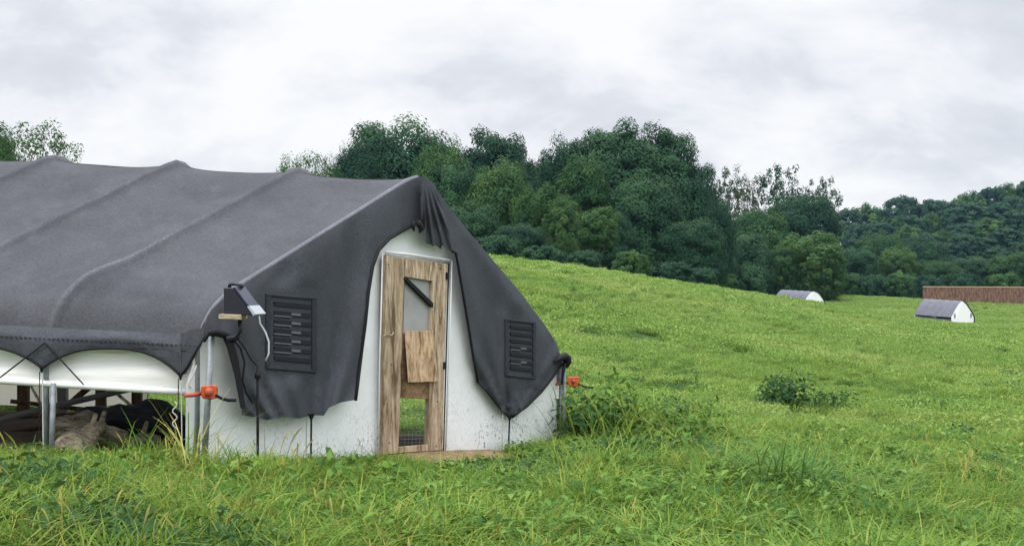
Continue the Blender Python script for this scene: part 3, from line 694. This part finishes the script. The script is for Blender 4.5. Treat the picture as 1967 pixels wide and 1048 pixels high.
fc = at(1870, 160); FN = empty('slat_fence', fc, 'red brown upright slat fence with pale cap rail at the edge of the woods', 'fence')
fy = 160; x0 = (1773 - CX) / F * fy; x1 = (2150 - CX) / F * fy
m = MB(); mr = MB(); mp_ = []
x = x0; k = 0
while x < x1:
    zb = h(x, fy) - .2; zt = zpix(550.5 + (x - x0) * .06, fy) + random.uniform(-.03, .02)
    m.box((x + .055, fy, (zb + zt) / 2), (.105, .03, zt - zb)); x += .118; k += 1
m.build('slat_panel', M_REDWOOD, FN)
zt0 = zpix(550, fy); zt1 = zt0 - .06 / F * fy * (x1 - x0)
mr.add([Vector(v) for v in ((x0, fy - .06, zt0 + .03), (x1, fy - .06, zt1 + .03), (x1, fy + .06, zt1 + .03), (x0, fy + .06, zt0 + .03), (x0, fy - .06, zt0 - .1), (x1, fy - .06, zt1 - .1), (x1, fy + .06, zt1 - .1), (x0, fy + .06, zt0 - .1))],
       [(0, 1, 2, 3), (4, 7, 6, 5), (0, 4, 5, 1), (1, 5, 6, 2), (2, 6, 7, 3), (3, 7, 4, 0)]); mr.build('cap_rail', M_REDRAIL, FN)
for k in range(7):
    x = x0 + (x1 - x0) * k / 6; m = MB(); m.box((x, fy - .08, h(x, fy) + .8), (.1, .08, 2.0)); m.build('post', M_REDWOOD, FN)

# ------------------------------------------------------------------ trees: trunk with limbs, crown of leaf clumps
def crown(seed, Wd, Ht, z0, ncl, nlv, ls, lobes=5, sparse=0.0, crad=.2, droop=0.0):
    """leaf clumps set over a lumpy crown; returns verts, faces, tints and clump centres"""
    g = np.random.default_rng(seed); Hc = Ht - z0; V, T, C = [], [], []
    lob = g.normal(size=(lobes + 4, 3)); lob /= np.linalg.norm(lob, axis=1)[:, None]; lob[:, 2] = np.abs(lob[:, 2]) * 1.1 - .35; amp = g.uniform(.05, .22, lobes + 4)
    for k in range(ncl):
        zf = 1 - 2 * (k + .5) / ncl; a = k * 2.39996 + g.uniform(-.25, .25); q_ = math.sqrt(max(0, 1 - zf * zf))
        d = np.array([q_ * math.cos(a), q_ * math.sin(a), zf + g.uniform(-.06, .06)])
        bulge = .80 + max(amp * np.exp((lob @ d - 1) * 6)) + g.normal(0, .03 + sparse)
        depth = g.uniform(.82, 1.0) if g.random() > .22 else g.uniform(.35, .8)
        rad_ = max(1e-3, math.hypot(d[0], d[1])); d[:2] *= min(1.6, rad_ ** -.35); zs = math.copysign(abs(d[2]) ** .82, d[2])
        c = np.array([d[0] * Wd * .5 * bulge * depth, d[1] * Wd * .5 * bulge * depth, z0 + Hc * (.46 + .54 * zs * bulge * depth)]); C.append(c)
        cr_ = crad * Wd * g.uniform(.55, 1.05) * .5
        n_ = int(nlv * g.uniform(.6, 1.3))
        q = g.normal(size=(n_, 3)); q /= np.linalg.norm(q, axis=1)[:, None]
        q *= (g.random((n_, 1)) ** .33) * cr_ * (1 + .2 * (g.random((n_, 1)) < .10)); q[:, 2] *= .8
        if droop: q[:, 2] -= droop * g.random(n_) ** 2 * cr_ * 2
        p = c + q
        nr = q / cr_ * 1.1 + d * .6 + np.array([0, 0, .45]) + g.normal(size=(n_, 3)) * .34; nr /= np.linalg.norm(nr, axis=1)[:, None]
        t_ = np.cross(nr, g.normal(size=(n_, 3))); t_ /= np.linalg.norm(t_, axis=1)[:, None] + 1e-9; bt = np.cross(nr, t_)
        s_ = ls * g.uniform(.6, 1.3, (n_, 1))
        V.append(np.stack([p - t_ * s_ * .62, p - bt * s_ * .38 + nr * s_ * .1, p + t_ * s_ * .62, p + bt * s_ * .38 + nr * s_ * .1], 1).reshape(-1, 3))
        T.append(np.repeat(np.clip(g.normal(.5, .2) + g.normal(0, .1, n_), 0, 1), 4))
    V = np.concatenate(V); T = np.concatenate(T); Fc = np.arange(len(V)).reshape(-1, 4)
    return V, Fc, T, C
def trunk(seed, Ht, z0, C, r0, nl=9):
    g = random.Random(seed); m_ = MB(); top = Ht * .72
    tr = [Vector((.25 * math.sin(k * 1.1 + seed), .2 * math.cos(k * .9 + seed), -.5 + (top + .5) * k / 7)) for k in range(8)]
    tr[0].x = tr[1].x * .7; m_.tube(tr, [r0 * (1 - .8 * k / 7) * (1.35 if k == 0 else 1) for k in range(8)], 9)
    for k in range(nl):
        c = Vector(C[g.randrange(len(C))]); i = g.randrange(2, 7); s_ = tr[i]; mid = s_.lerp(c, .5) + Vector((0, 0, -.06 * Ht * g.random()))
        rr_ = r0 * .42 * (1 - .09 * i); m_.tube([s_, s_.lerp(mid, .5), mid, mid.lerp(c, .6), c], [rr_, rr_ * .8, rr_ * .6, rr_ * .38, rr_ * .15], 6)
    return m_
VAR = {}
def variant(key, seed, Wd, Ht, z0, ncl, nlv, ls, folk, r0=.3, **kw):
    V, Fc, T, C = crown(seed, Wd, Ht, z0, ncl, nlv, ls, **kw)
    me_ = np_mesh('crown', V, Fc, T); me_.materials.append(FOL[folk])
    tm = trunk(seed, Ht, z0, C, r0, nl=kw.get('lobes', 5) * 3); mt = bpy.data.meshes.new('trunk'); mt.from_pydata([tuple(v) for v in tm.v], [], tm.f)
    mt.polygons.foreach_set('use_smooth', [True] * len(mt.polygons)); mt.materials.append(M_BARK)
    lo, hi = V.min(0), V.max(0); VAR[key] = (me_, mt, hi[2], (hi[0] - lo[0] + hi[1] - lo[1]) / 2)
variant('round', 11, 12, 16, 1.5, 170, 290, .27, 'oak', lobes=6, crad=.31)
variant('tall', 12, 11, 18, 1.5, 180, 290, .27, 'oak', lobes=7, crad=.30)
variant('broad', 13, 14, 15, 1, 190, 290, .28, 'oak', lobes=8, crad=.28)
variant('lightround', 14, 11, 14, 1, 150, 270, .26, 'light', lobes=6, crad=.31)
variant('lighttall', 15, 9, 15, 1, 140, 260, .26, 'light', lobes=6, crad=.32)
variant('sparse', 16, 11, 16, 3.5, 110, 52, .30, 'oak', lobes=5, crad=.19, sparse=.10)
variant('dry', 17, 9, 16, 3, 100, 48, .28, 'dry', lobes=5, crad=.19, sparse=.12)
variant('vine', 18, 10, 13, .2, 200, 190, .27, 'light', lobes=8, crad=.23, droop=.8)
variant('bush', 19, 7, 5, -.6, 100, 140, .25, 'oak', .12, lobes=6, crad=.27)
variant('lightbush', 20, 7, 5, -.6, 100, 140, .25, 'light', .12, lobes=6, crad=.27)
variant('hilla', 21, 9, 12, -1, 110, 90, .46, 'far', lobes=5, crad=.26)
variant('hillb', 22, 10, 13, -1, 120, 90, .46, 'far', lobes=6, crad=.25)
variant('hillc', 23, 8, 14, -1, 110, 90, .45, 'far', lobes=5, crad=.27)
variant('hilld', 25, 10, 12, -1, 110, 90, .44, 'light', lobes=6, crad=.26)
variant('open', 26, 8, 14, 5.5, 90, 150, .32, 'light', .34, lobes=6, crad=.3)
variant('airy', 24, 9, 9, 1.5, 120, 60, .17, 'light', .18, lobes=6, crad=.17, sparse=.06)
def tree(name, key, px, ytop, y, wpx, label, cat='tree', group=None, rot=None):
    cm, tm, Hh, Ww = VAR[key]; b_ = at(px, y); wd = wpx / F * y; ht = zpix(ytop, y) - b_.z
    e_ = empty(name, b_, label, cat, group); e_.rotation_euler.z = random.uniform(0, 6.28) if rot is None else rot
    e_.scale = (wd / Ww, wd / Ww, ht / Hh)
    for nm, me_ in (('crown', cm), ('trunk', tm)):
        o = bpy.data.objects.new(nm, me_); col.objects.link(o); o.parent = e_
    return e_
G1 = 'trees of the wood behind the hill crest'
for a in [  # variant, px, top row, distance, width px, label
    ('round', 770, 212, 128, 260, 'tallest dark oak directly behind the ridge of the large hoop house'),
    ('broad', 690, 262, 122, 150, 'lower dark shoulder tree between the small olive tree and tallest oak'),
    ('lightround', 845, 255, 118, 130, 'mid green round tree right of the tallest dark oak'),
    ('tall', 945, 238, 130, 175, 'dark flat topped tree at the notch left of the wood\'s centre'),
    ('round', 1000, 285, 124, 110, 'dark tree with shoulder just right of the flat topped tree'),
    ('round', 1078, 248, 134, 135, 'dark domed tree between the flat topped tree and the big twin headed tree'),
    ('tall', 1185, 225, 128, 190, 'left head of the big twin headed tree at the centre of the wood'),
    ('tall', 1268, 232, 131, 180, 'right head of the big twin headed tree, sloping down to its right'),
    ('round', 1322, 295, 130, 140, 'dark tree stepping down right of the twin headed tree'),
    ('broad', 1365, 375, 128, 100, 'low dark tree at the foot of the slope beside the sparse browning tree'),
    ('lighttall', 1120, 292, 112, 120, 'lightest green upright tree in front of the twin headed tree'),
    ('lightround', 960, 300, 110, 150, 'mid green tree in front of the dark flat topped tree'),
    ('broad', 1240, 330, 112, 180, 'broad dome shaped tree in front of the twin headed tree'),
    ('round', 870, 300, 112, 130, 'dark tree just right of the large hoop house peak'),
    ('vine', 1035, 345, 104, 110, 'leafy tree hung to the ground left of the lightest upright tree'),
    ('round', 900, 380, 100, 150, 'low dark tree above the right slope of the large roof'),
    ('broad', 1330, 415, 108, 150, 'spreading pale topped tree low before the dark gap in the wood'),
    ('round', 1170, 400, 106, 110, 'dark tree standing in the shaded gap of the wood'),
    ('round', 1000, 425, 96, 130, 'dark bushy tree at the top of the field edge'),
    ('lighttall', 1085, 370, 102, 80, 'narrow green tree with pale leaning trunk at the field edge'),
    ('dry', 1400, 312, 190, 90, 'sparse browning tree with sky showing through, right of the twin headed tree'),
    ('dry', 1432, 330, 196, 75, 'thin reddish brown tree beside the sparse browning tree'),
    ('sparse', 1492, 310, 196, 110, 'thin crowned green tree rising behind the leafy mass'),
    ('sparse', 1580, 336, 198, 85, 'sparse topped tree standing last before the gap to the far hill'),
    ('lightround', 1455, 390, 180, 150, 'green tree below the thin crowned trees'),
    ('broad', 1545, 362, 185, 170, 'big leafy tree mass under the sparse topped tree'),
    ('vine', 1555, 440, 170, 160, 'vine draped tree directly above the rounded small hoop house'),
    ('round', 1425, 440, 165, 130, 'dark tree in the middle of the wood below the browning trees'),
    ('vine', 1490, 470, 168, 100, 'narrower vine draped tree left of the rounded small hoop house'),
    ('lightround', 1690, 440, 215, 120, 'leafy tree between the two small hoop houses at the edge of the woods'),
    ('vine', 1725, 470, 205, 90, 'tree with a drooping arched top right of the rounded small hoop house'),
    ('round', 1650, 470, 210, 110, 'dark tree where the wood meets the far hill'),
    ('lightround', 1800, 495, 205, 110, 'round leafy tree behind the left end of the red brown fence'),
    ('round', 1870, 490, 210, 120, 'round dark tree behind the middle of the red brown fence'),
    ('lightround', 1945, 480, 205, 120, 'green tree behind the red brown fence at the right edge of the view'),
    ('broad', 1760, 450, 240, 130, 'wide dark tree behind the first row left of the fence')]:
    tree('tree', *a, group=G1)
tree('tree', 'open', 1150, 395, 96, 90, 'tree with a pale bare trunk beside the dark gap of the wood', group=G1)
tree('tree', 'airy', 575, 284, 105, 135, 'small olive green tree with feathery top at the left end of the wood')
tree('tree', 'airy', 625, 292, 112, 90, 'small round tree between the olive green tree and the wood')
tree('tree', 'airy', 62, 228, 48, 220, 'airy pale leaved tree with sky between its leaves above the roof')
tree('tree', 'lightround', -30, 232, 52, 150, 'dense darker tree at the left edge of the view above the roof')
for i, px in enumerate(range(640, 1420, 52)):
    tree('tree', ('round', 'broad', 'tall')[i % 3], px + random.uniform(-15, 15), np.interp(px, [640, 750, 900, 1000, 1200, 1300, 1420], [300, 262, 290, 300, 285, 300, 400]) + random.uniform(0, 30), 150, 120, 'dark tree deep in the wood, mostly hidden behind the front trees', group='hidden trees deep in the wood')
GB = 'bushes along the edge of the wood'
for key, px, yt, y, wp, lb in [
    ('lightbush', 1212, 478, 84, 85, 'pale green bush standing out against the dark gap of the wood'),
    ('bush', 1040, 470, 84, 100, 'dark bush at the crest behind the right slope of the roof'),
    ('bush', 955, 450, 80, 110, 'dark bush highest on the hill crest beside the large roof'),
    ('bush', 1120, 478, 88, 80, 'dark bush left of the pale green bush'),
    ('bush', 1290, 500, 92, 90, 'dark bush right of the pale green bush'),
    ('bush', 1345, 512, 100, 80, 'low grey green bush halfway along the field edge'),
    ('lightbush', 1390, 520, 108, 70, 'low light bush halfway along the field edge'),
    ('bush', 1440, 505, 150, 80, 'rounded bush left of the rounded small hoop house'),
    ('lightbush', 1495, 525, 178, 70, 'low bush right behind the roof of the rounded small hoop house'),
    ('bush', 1570, 515, 178, 80, 'dark bush above the white end of the rounded small hoop house'),
    ('lightbush', 1625, 520, 195, 80, 'leafy bush just right of the rounded small hoop house'),
    ('bush', 1680, 525, 195, 70, 'dark low bush midway between the two small hoop houses'),
    ('lightbush', 1735, 520, 195, 80, 'low bush left of the end of the red brown fence'),
    ('bush', 1785, 525, 185, 70, 'dark bush peeping over the left end of the red brown fence'),
    ('bush', 1850, 522, 185, 80, 'dark bush over the middle of the red brown fence'),
    ('lightbush', 1925, 520, 185, 90, 'light bush over the right part of the red brown fence')]:
    tree('bush', key, px, yt, y, wp, lb, 'bush', GB)
# the far wooded hillside: tree upon tree, alike to the eye
GH = 'trees on the far wooded hillside'
k = 0
for row, (y, n_) in enumerate([(275, 11), (310, 12), (345, 13), (380, 14), (415, 15)]):
    for i in range(n_):
        px = 1620 + (i + .5 + random.uniform(-.3, .3)) * 440 / n_
        top_sil = np.interp(px, [1600, 1640, 1680, 1750, 1830, 1900, 1967, 2100], [428, 400, 392, 378, 374, 362, 352, 335])
        yt = top_sil + (4 - row) * 29 + random.uniform(-12, 10)
        tree('tree', random.choice(('hilla', 'hillb', 'hillc', 'hilld')), px, yt, y, random.uniform(46, 84), 'dark green tree crown among many alike on the far wooded hillside', group=GH)

# ------------------------------------------------------------------ grass, meadow leaves and weeds
def blades(g, n, hmin, hmax, wd, spread, lean, curl, seg=3):
    V, Fc, T = [], [], []
    for k in range(n):
        a, rr_ = g.uniform(0, 6.28), spread * g.random() ** .6; bx, by = rr_ * math.cos(a), rr_ * math.sin(a)
        dr = g.uniform(0, 6.28); dx, dy = math.cos(dr), math.sin(dr); hh = g.uniform(hmin, hmax); ln = g.uniform(.1, lean); cu = g.uniform(.2, curl)
        sx, sy = -dy, dx; b0 = len(V); w_ = wd * g.uniform(.7, 1.3); tn = g.random()
        for s_ in range(seg + 1):
            q = s_ / seg; off = hh * (ln * q + cu * q * q); z = hh * (q - .42 * cu * q * q * q * 1.3)
            ww = w_ * (1 - q ** 1.6) + .0008
            V += [(bx + dx * off - sx * ww, by + dy * off - sy * ww, z), (bx + dx * off + sx * ww, by + dy * off + sy * ww, z)]; T += [tn, tn]
        Fc += [(b0 + 2 * s_, b0 + 2 * s_ + 1, b0 + 2 * s_ + 3, b0 + 2 * s_ + 2) for s_ in range(seg)]
    return V, Fc, T
def leaves(g, n, zmin, zmax, size, spread, up=.9):
    V, Fc, T = [], [], []
    for k in range(n):
        a, rr_ = g.uniform(0, 6.28), spread * g.random() ** .5
        z = g.uniform(zmin, zmax) * (1 - .4 * (rr_ / spread) ** 2)
        p = np.array([rr_ * math.cos(a), rr_ * math.sin(a), z])
        nr = np.array([.5 * math.cos(a), .5 * math.sin(a), up]) + g.normal(size=3) * .4; nr /= np.linalg.norm(nr)
        t_ = np.cross(nr, g.normal(size=3)); t_ /= np.linalg.norm(t_); bt = np.cross(nr, t_); s_ = size * g.uniform(.6, 1.3); b0 = len(V)
        V += [tuple(p - t_ * s_), tuple(p - bt * s_ * .45 + nr * s_ * .12 - t_ * s_ * .1), tuple(p + t_ * s_ - nr * s_ * .25), tuple(p + bt * s_ * .45 + nr * s_ * .12 - t_ * s_ * .1)]
        tn = g.random(); T += [tn] * 4; Fc.append((b0, b0 + 1, b0 + 2, b0 + 3))
    return V, Fc, T
def merge(*parts):
    V, Fc, T = [], [], []
    for v, f, t_ in parts:
        b0 = len(V); V += list(v); T += list(t_); Fc += [tuple(i + b0 for i in q) for q in f]
    return V, Fc, T
def seedhead(g, n):
    """leaning stalks with bristly heads"""
    V, Fc, T = [], [], []
    for k in range(n):
        a = g.uniform(0, 6.28); dx, dy = math.cos(a), math.sin(a); hh = g.uniform(.25, .44); ln = g.uniform(.05, .4); bx, by = g.normal(0, .06, 2)
        path = [(bx + dx * ln * hh * q * q, by + dy * ln * hh * q * q, hh * q - .05 * q ** 4) for q in (0, .35, .7, .84, .93, 1.03)]
        rad = (.0018, .0016, .0016, .0045, .0048, .001)
        for ax in range(2):
            b0 = len(V); ox, oy = ((-dy, dx), (dx, dy))[ax]
            for (x, y, z), r_ in zip(path, rad): V += [(x - ox * r_, y - oy * r_, z), (x + ox * r_, y + oy * r_, z)]; T += [g.random() * .2 + .4] * 2
            Fc += [(b0 + 2 * s_, b0 + 2 * s_ + 1, b0 + 2 * s_ + 3, b0 + 2 * s_ + 2) for s_ in range(len(path) - 1)]
    return V, Fc, T
src = bpy.data.collections.new('grass_sources')              # only instanced, never linked to the scene itself
def source(nm, data, m_):
    me_ = np_mesh(nm, data[0], data[1], data[2]); me_.materials.append(m_); o = bpy.data.objects.new(nm, me_); src.objects.link(o)
g = np.random.default_rng(5)
source('a_fine', blades(g, 70, .12, .30, .0042, .14, .7, 1.2), M_GRASS)
source('b_long', blades(g, 50, .16, .34, .0050, .12, .8, 1.5, 4), M_GRASS)
source('c_leafy', merge(leaves(g, 60, .05, .24, .030, .17), blades(g, 15, .15, .3, .005, .14, .6, 1)), M_WEED)
source('d_seed', seedhead(g, 5), M_STRAW)
source('e_straw', blades(g, 10, .12, .3, .003, .12, 1.2, 1.4, 3), M_STRAW)
source('f_mid', merge(leaves(g, 130, .06, .26, .036, .32), blades(g, 50, .15, .34, .007, .3, .7, 1.2, 2)), M_MEADOW)
source('g_mid', merge(leaves(g, 170, .05, .24, .038, .34, .8)), M_MEADOW)
source('h_far', merge(leaves(g, 300, .05, .34, .070, .75), blades(g, 40, .2, .45, .016, .7, .7, 1.2, 2)), M_MEADOW)
source('i_far', leaves(g, 320, .05, .28, .075, .8, .8), M_MEADOW)
source('j_dark', merge(leaves(g, 70, .05, .30, .03, .2), blades(g, 12, .15, .34, .006, .14, .6, 1)), M_DARKWEED)

FA, FB = G(352, 880), G(1082, 856)
_e = Vector((FB.x - FA.x, FB.y - FA.y)); 
def in_house(x, y, pad=0.0):
    """inside the house footprint (a parallelogram): coordinates along the gable and along the long axis"""
    det = _e.x * 0 - _e.y * -1.0
    dx, dy = x - FA.x, y - FA.y
    s = dy / _e.y; t_ = -(dx - s * _e.x)
    return (s > -pad * .2) & (s < 1 + pad * .2) & (t_ > -pad) & (t_ < SP * NH + .4)
def crest(x, y): return np.ones_like(x, bool)
PX, ROT, SCL, IDX = [], [], [], []
def scatter(y0, y1, dens, choose, smin, smax, umax=.44, keep=None, gr=rng):
    n_ = int(dens * umax * (y1 * y1 - y0 * y0)); y = np.sqrt(gr.uniform(y0 * y0, y1 * y1, n_)); x = gr.uniform(-umax, umax, n_) * y
    ok = ~in_house(x, y, .12)
    gx = x - G0.x; gy = y - G0.y; al = gx * D.x + gy * D.y; of = gx * NRM.x + gy * NRM.y
    bare = (al > -.62) & (al < 1.15) & (of > -.1) & (of < .80 - .42 * np.abs(al - .05) + .25 * vnoise(al * 5, of * 3)); ok &= ~(bare & (gr.random(n_) > .10))
    if keep is not None: ok &= keep(x, y)
    x, y, al, of = x[ok], y[ok], al[ok], of[ok]; z = np.concatenate([H(a, b_) for a, b_ in zip(np.array_split(x, max(1, len(x) // 3000)), np.array_split(y, max(1, len(x) // 3000)))])
    pat = vnoise(x * .55 + 31, y * .55) * .6 + vnoise(x * 1.9, y * 1.9 + 17) * .4
    lowf = vnoise(x * .16 + 3, y * .10 + 40)
    s_ = gr.uniform(smin, smax, len(x)) * (.34 + 1.0 * pat + .38 * lowf) * np.clip(.42 + .28 * np.maximum(of, 0) + np.where((al < -3.2) | (al > 3), .25, 0) - .30 * np.exp(-(((al - .15) / .9) ** 2 + ((of - .7) / .9) ** 2)), .1, 1)
    PX.append(np.stack([x, y, z - .01], -1)); ROT.append(np.stack([gr.normal(0, .12, len(x)), gr.normal(0, .12, len(x)), gr.uniform(0, 6.28, len(x))], -1))
    SCL.append(s_); IDX.append(choose(x, y, pat, gr))
def near_pick(x, y, pat, gr):
    q = gr.random(len(x)); wd = vnoise(x * .7 + 50, y * .7 + 9); st = vnoise(x * .5 + 5, y * .5 + 70) - .25 * np.clip((x + 1) / 4, -1, 1)
    r_ = np.where(q < .55, 0, 1)
    r_ = np.where((wd > .48) & (gr.random(len(x)) < .42), 2, r_)
    r_ = np.where((wd < .24) & (gr.random(len(x)) < .36), 9, r_)
    r_ = np.where((st > .62) & (gr.random(len(x)) < .09), 3, r_); r_ = np.where((st > .55) & (gr.random(len(x)) < .12), 4, r_)
    r_ = np.where((gr.random(len(x)) < .005), 3, r_)
    return r_.astype(int)
def mid_pick(x, y, pat, gr):
    q = gr.random(len(x)); wd = vnoise(x * .33 + 50, y * .33 + 9)
    r_ = np.where(q < .5, 5, 6); sw = vnoise(x * .13 + 60, y * .30 + 21); r_ = np.where((q > .80) | ((sw > .62) & (q > .25)), 1, r_); r_ = np.where((wd < .22) & (gr.random(len(x)) < .4), 9, r_); r_ = np.where((wd > .8) & (gr.random(len(x)) < .5), 2, r_); return r_.astype(int)
def far_pick(x, y, pat, gr): return np.where(gr.random(len(x)) < .5, 7, 8).astype(int)
scatter(5.2, 17, 85, near_pick, .75, 1.25, .66)
scatter(14, 34, 22, mid_pick, .8, 1.2, .60)
scatter(30, 75, 5, mid_pick, 1.1, 1.7, .54)
scatter(55, 200, 1.6, far_pick, .8, 1.3, .48, keep=lambda x, y: ((x / y > .02) | (y < 70)))
PX, ROT, SCL, IDX = (np.concatenate(a) for a in (PX, ROT, SCL, IDX))
me = bpy.data.meshes.new('grass'); me.vertices.add(len(PX)); me.vertices.foreach_set('co', PX.astype(np.float32).ravel())
a = me.attributes.new('rot', 'FLOAT_VECTOR', 'POINT'); a.data.foreach_set('vector', ROT.astype(np.float32).ravel())
a = me.attributes.new('scl', 'FLOAT', 'POINT'); a.data.foreach_set('value', SCL.astype(np.float32))
a = me.attributes.new('idx', 'INT', 'POINT'); a.data.foreach_set('value', IDX.astype(np.int32))
go = link('grass', me, None); tag(go, 'long bright green grass, clover and seed heads covering the pasture', 'grass', kind='stuff')
gt = bpy.data.node_groups.new('scatter', 'GeometryNodeTree')
gt.interface.new_socket('Geometry', in_out='INPUT', socket_type='NodeSocketGeometry'); gt.interface.new_socket('Geometry', in_out='OUTPUT', socket_type='NodeSocketGeometry')
gi, go_ = gt.nodes.new('NodeGroupInput'), gt.nodes.new('NodeGroupOutput')
ci = gt.nodes.new('GeometryNodeCollectionInfo'); ci.inputs[0].default_value = src; ci.inputs[1].default_value = True; ci.inputs[2].default_value = True
ip = gt.nodes.new('GeometryNodeInstanceOnPoints'); ip.inputs['Pick Instance'].default_value = True
def named(nm, ty):
    q = gt.nodes.new('GeometryNodeInputNamedAttribute'); q.data_type = ty; q.inputs[0].default_value = nm; return q.outputs[0]
gt.links.new(gi.outputs[0], ip.inputs['Points']); gt.links.new(ci.outputs[0], ip.inputs['Instance'])
gt.links.new(named('idx', 'INT'), ip.inputs['Instance Index']); gt.links.new(named('scl', 'FLOAT'), ip.inputs['Scale'])
e2r = gt.nodes.new('FunctionNodeEulerToRotation'); gt.links.new(named('rot', 'FLOAT_VECTOR'), e2r.inputs[0]); gt.links.new(e2r.outputs[0], ip.inputs['Rotation'])
gt.links.new(ip.outputs[0], go_.inputs[0])
md = go.modifiers.new('scatter', 'NODES'); md.node_group = gt

# single weeds that stand out from the meadow
def weed(name, px, y, data, m_, label, cat='plant', extra=None, sc=1.0):
    e_ = empty(name, at(px, y, -.02), label, cat)
    o = link('leaves', np_mesh('leaves', *data), m_, e_)
    e_.scale = (sc, sc, sc)
    if extra: link('blades', np_mesh('blades', *extra), M_GRASS, e_)
    return e_
g = np.random.default_rng(9)
def lumpy(g, n, hgt, size, spread, parts=6):
    out_ = []
    for k in range(parts):
        v, f, t_ = leaves(g, n // parts, .03, hgt * g.uniform(.55, 1.05), size, spread * g.uniform(.35, .6)); a = g.uniform(0, 6.28); r_ = spread * g.uniform(.1, .75)
        out_.append(([(x + r_ * math.cos(a), y + r_ * math.sin(a), z) for x, y, z in v], f, t_))
    return merge(*out_)
def fringe(g, n, hgt, spread): return blades(g, n, hgt * .5, hgt, .006, spread, .6, 1.3, 4)
weed('weed', 1503, 21.5, lumpy(g, 1000, .60, .042, .52, 11), M_DARKWEED, 'dark green leafy weed clump alone in the middle of the field', extra=fringe(g, 120, .5, .8), sc=1.35)
weed('weed', 1592, 21.8, lumpy(g, 320, .36, .042, .55), M_DARKWEED, 'lower dark weed patch touching the right side of the dark leafy clump', extra=fringe(g, 60, .4, .6), sc=1.35)
weed('weed', 1118, 14.3, lumpy(g, 760, .70, .042, .5, 9), M_WEED, 'tallest bushy weed growing against the right corner of the large hoop house', extra=fringe(g, 170, .9, .6), sc=1.3)
weed('weed', 1180, 14.0, lumpy(g, 620, .68, .042, .6, 8), M_DARKWEED, 'bushy dark weed just right of the tallest corner weed', extra=fringe(g, 170, .75, .6), sc=1.3)
weed('weed', 1255, 14.4, lumpy(g, 620, .62, .042, .65, 8), M_WEED, 'spreading green weed third from the right corner of the large hoop house', extra=fringe(g, 120, .7, .6), sc=1.3)
weed('weed', 1330, 13.6, lumpy(g, 500, .44, .04, .55, 7), M_WEED, 'lower weed patch fourth from the right corner of the large hoop house', extra=fringe(g, 120, .6, .6), sc=1.3)
weed('weed', 1180, 12.2, lumpy(g, 300, .32, .036, .5, 6), M_DARKWEED, 'dark low weed in the grass in front of the bushy corner weeds', extra=fringe(g, 120, .45, .6))
weed('weed', 1850, 17.5, lumpy(g, 300, .34, .04, .5), M_DARKWEED, 'dark weed patch in the field at the right edge of the view', extra=fringe(g, 60, .4, .6))
for px, y, lb, m_ in ((1290, 12.0, 'dark weed tuft between the corner weeds and the tallest grass clump', M_DARKWEED), (1390, 11.2, 'mid green weed tuft left behind the tallest grass clump', M_WEED), (1680, 12.5, 'mid green weed tuft right behind the arching grass clump', M_WEED),
                      (1900, 11.0, 'dark weed tuft near the right edge of the foreground', M_DARKWEED), (1640, 9.4, 'dark low weed tuft right of the arching grass clump', M_DARKWEED), (1300, 19.5, 'small dark weed tuft left of the dark leafy clump in the field', M_DARKWEED), (1780, 23.0, 'small dark weed tuft right of the lower dark weed patch in the field', M_DARKWEED), (1220, 8.6, 'leafy green weed tuft low in the foreground right of the doorstep', M_WEED)):
    weed('weed', px, y, lumpy(g, 380, .36, .036, .5, 7), m_, lb, extra=fringe(g, 110, .46, .55))
weed('grass_clump', 1500, 9.6, blades(g, 120, .35, .72, .008,   .22, .45, 1.1, 5), M_WEED, 'tallest upright grass clump in the right foreground', sc=1.12)
weed('grass_clump', 1565, 9.4, blades(g, 110, .25, .55, .008, .3, .9, 1.6, 5), M_WEED, 'arching grass clump right beside the tallest grass clump', sc=1.25)
weed('weed', 1455, 9.1, leaves(g, 420, .02, .30, .035, .55), M_DARKWEED, 'low leaves coloured dark as the shade at the foot of the tallest grass clump')  # dark leaf colour stands in for the shade at the clump's base
weed('weed', 640, 8.3, leaves(g, 130, .1, .40, .045, .24), M_WEED, 'broad leaved weed standing in the grass before the left wall')
weed('weed', 715, 8.6, leaves(g, 160, .1, .36, .05, .3), M_WEED, 'broad leaved weed in the grass right below the plywood door')
weed('grass_clump', 368, 8.3, blades(g, 22, .5, .85, .006, .1, .35, .5, 5), M_STRAW, 'tall yellow stalks standing before the near corner of the large hoop house')
weed('grass_clump', 300, 9.1, blades(g, 60, .25, .62, .006, .3, .7, 1.2, 4), M_GRASS, 'long loose grass clump under the open side near the corner')

# ------------------------------------------------------------------ thin haze over the fields
M_HAZE = bpy.data.materials.new('haze'); M_HAZE.use_nodes = True; t = M_HAZE.node_tree; t.nodes.clear()
o_ = t.nodes.new('ShaderNodeOutputMaterial'); pv = t.nodes.new('ShaderNodeVolumePrincipled')
pv.inputs['Color'].default_value = (.42, .70, 1, 1); pv.inputs['Density'].default_value = .00009; pv.inputs['Anisotropy'].default_value = .2
t.links.new(pv.outputs[0], o_.inputs['Volume'])
zlo, zhi = float(zz_.min()) - 1, max(float(zz_.max()) + 2, 48.0)
m = MB(); m.box((0, 430, (zlo + zhi) / 2), (3100, 1040, zhi - zlo)); tag(m.build('haze', M_HAZE), kind='stuff')
print('HAZE', zlo, zhi)
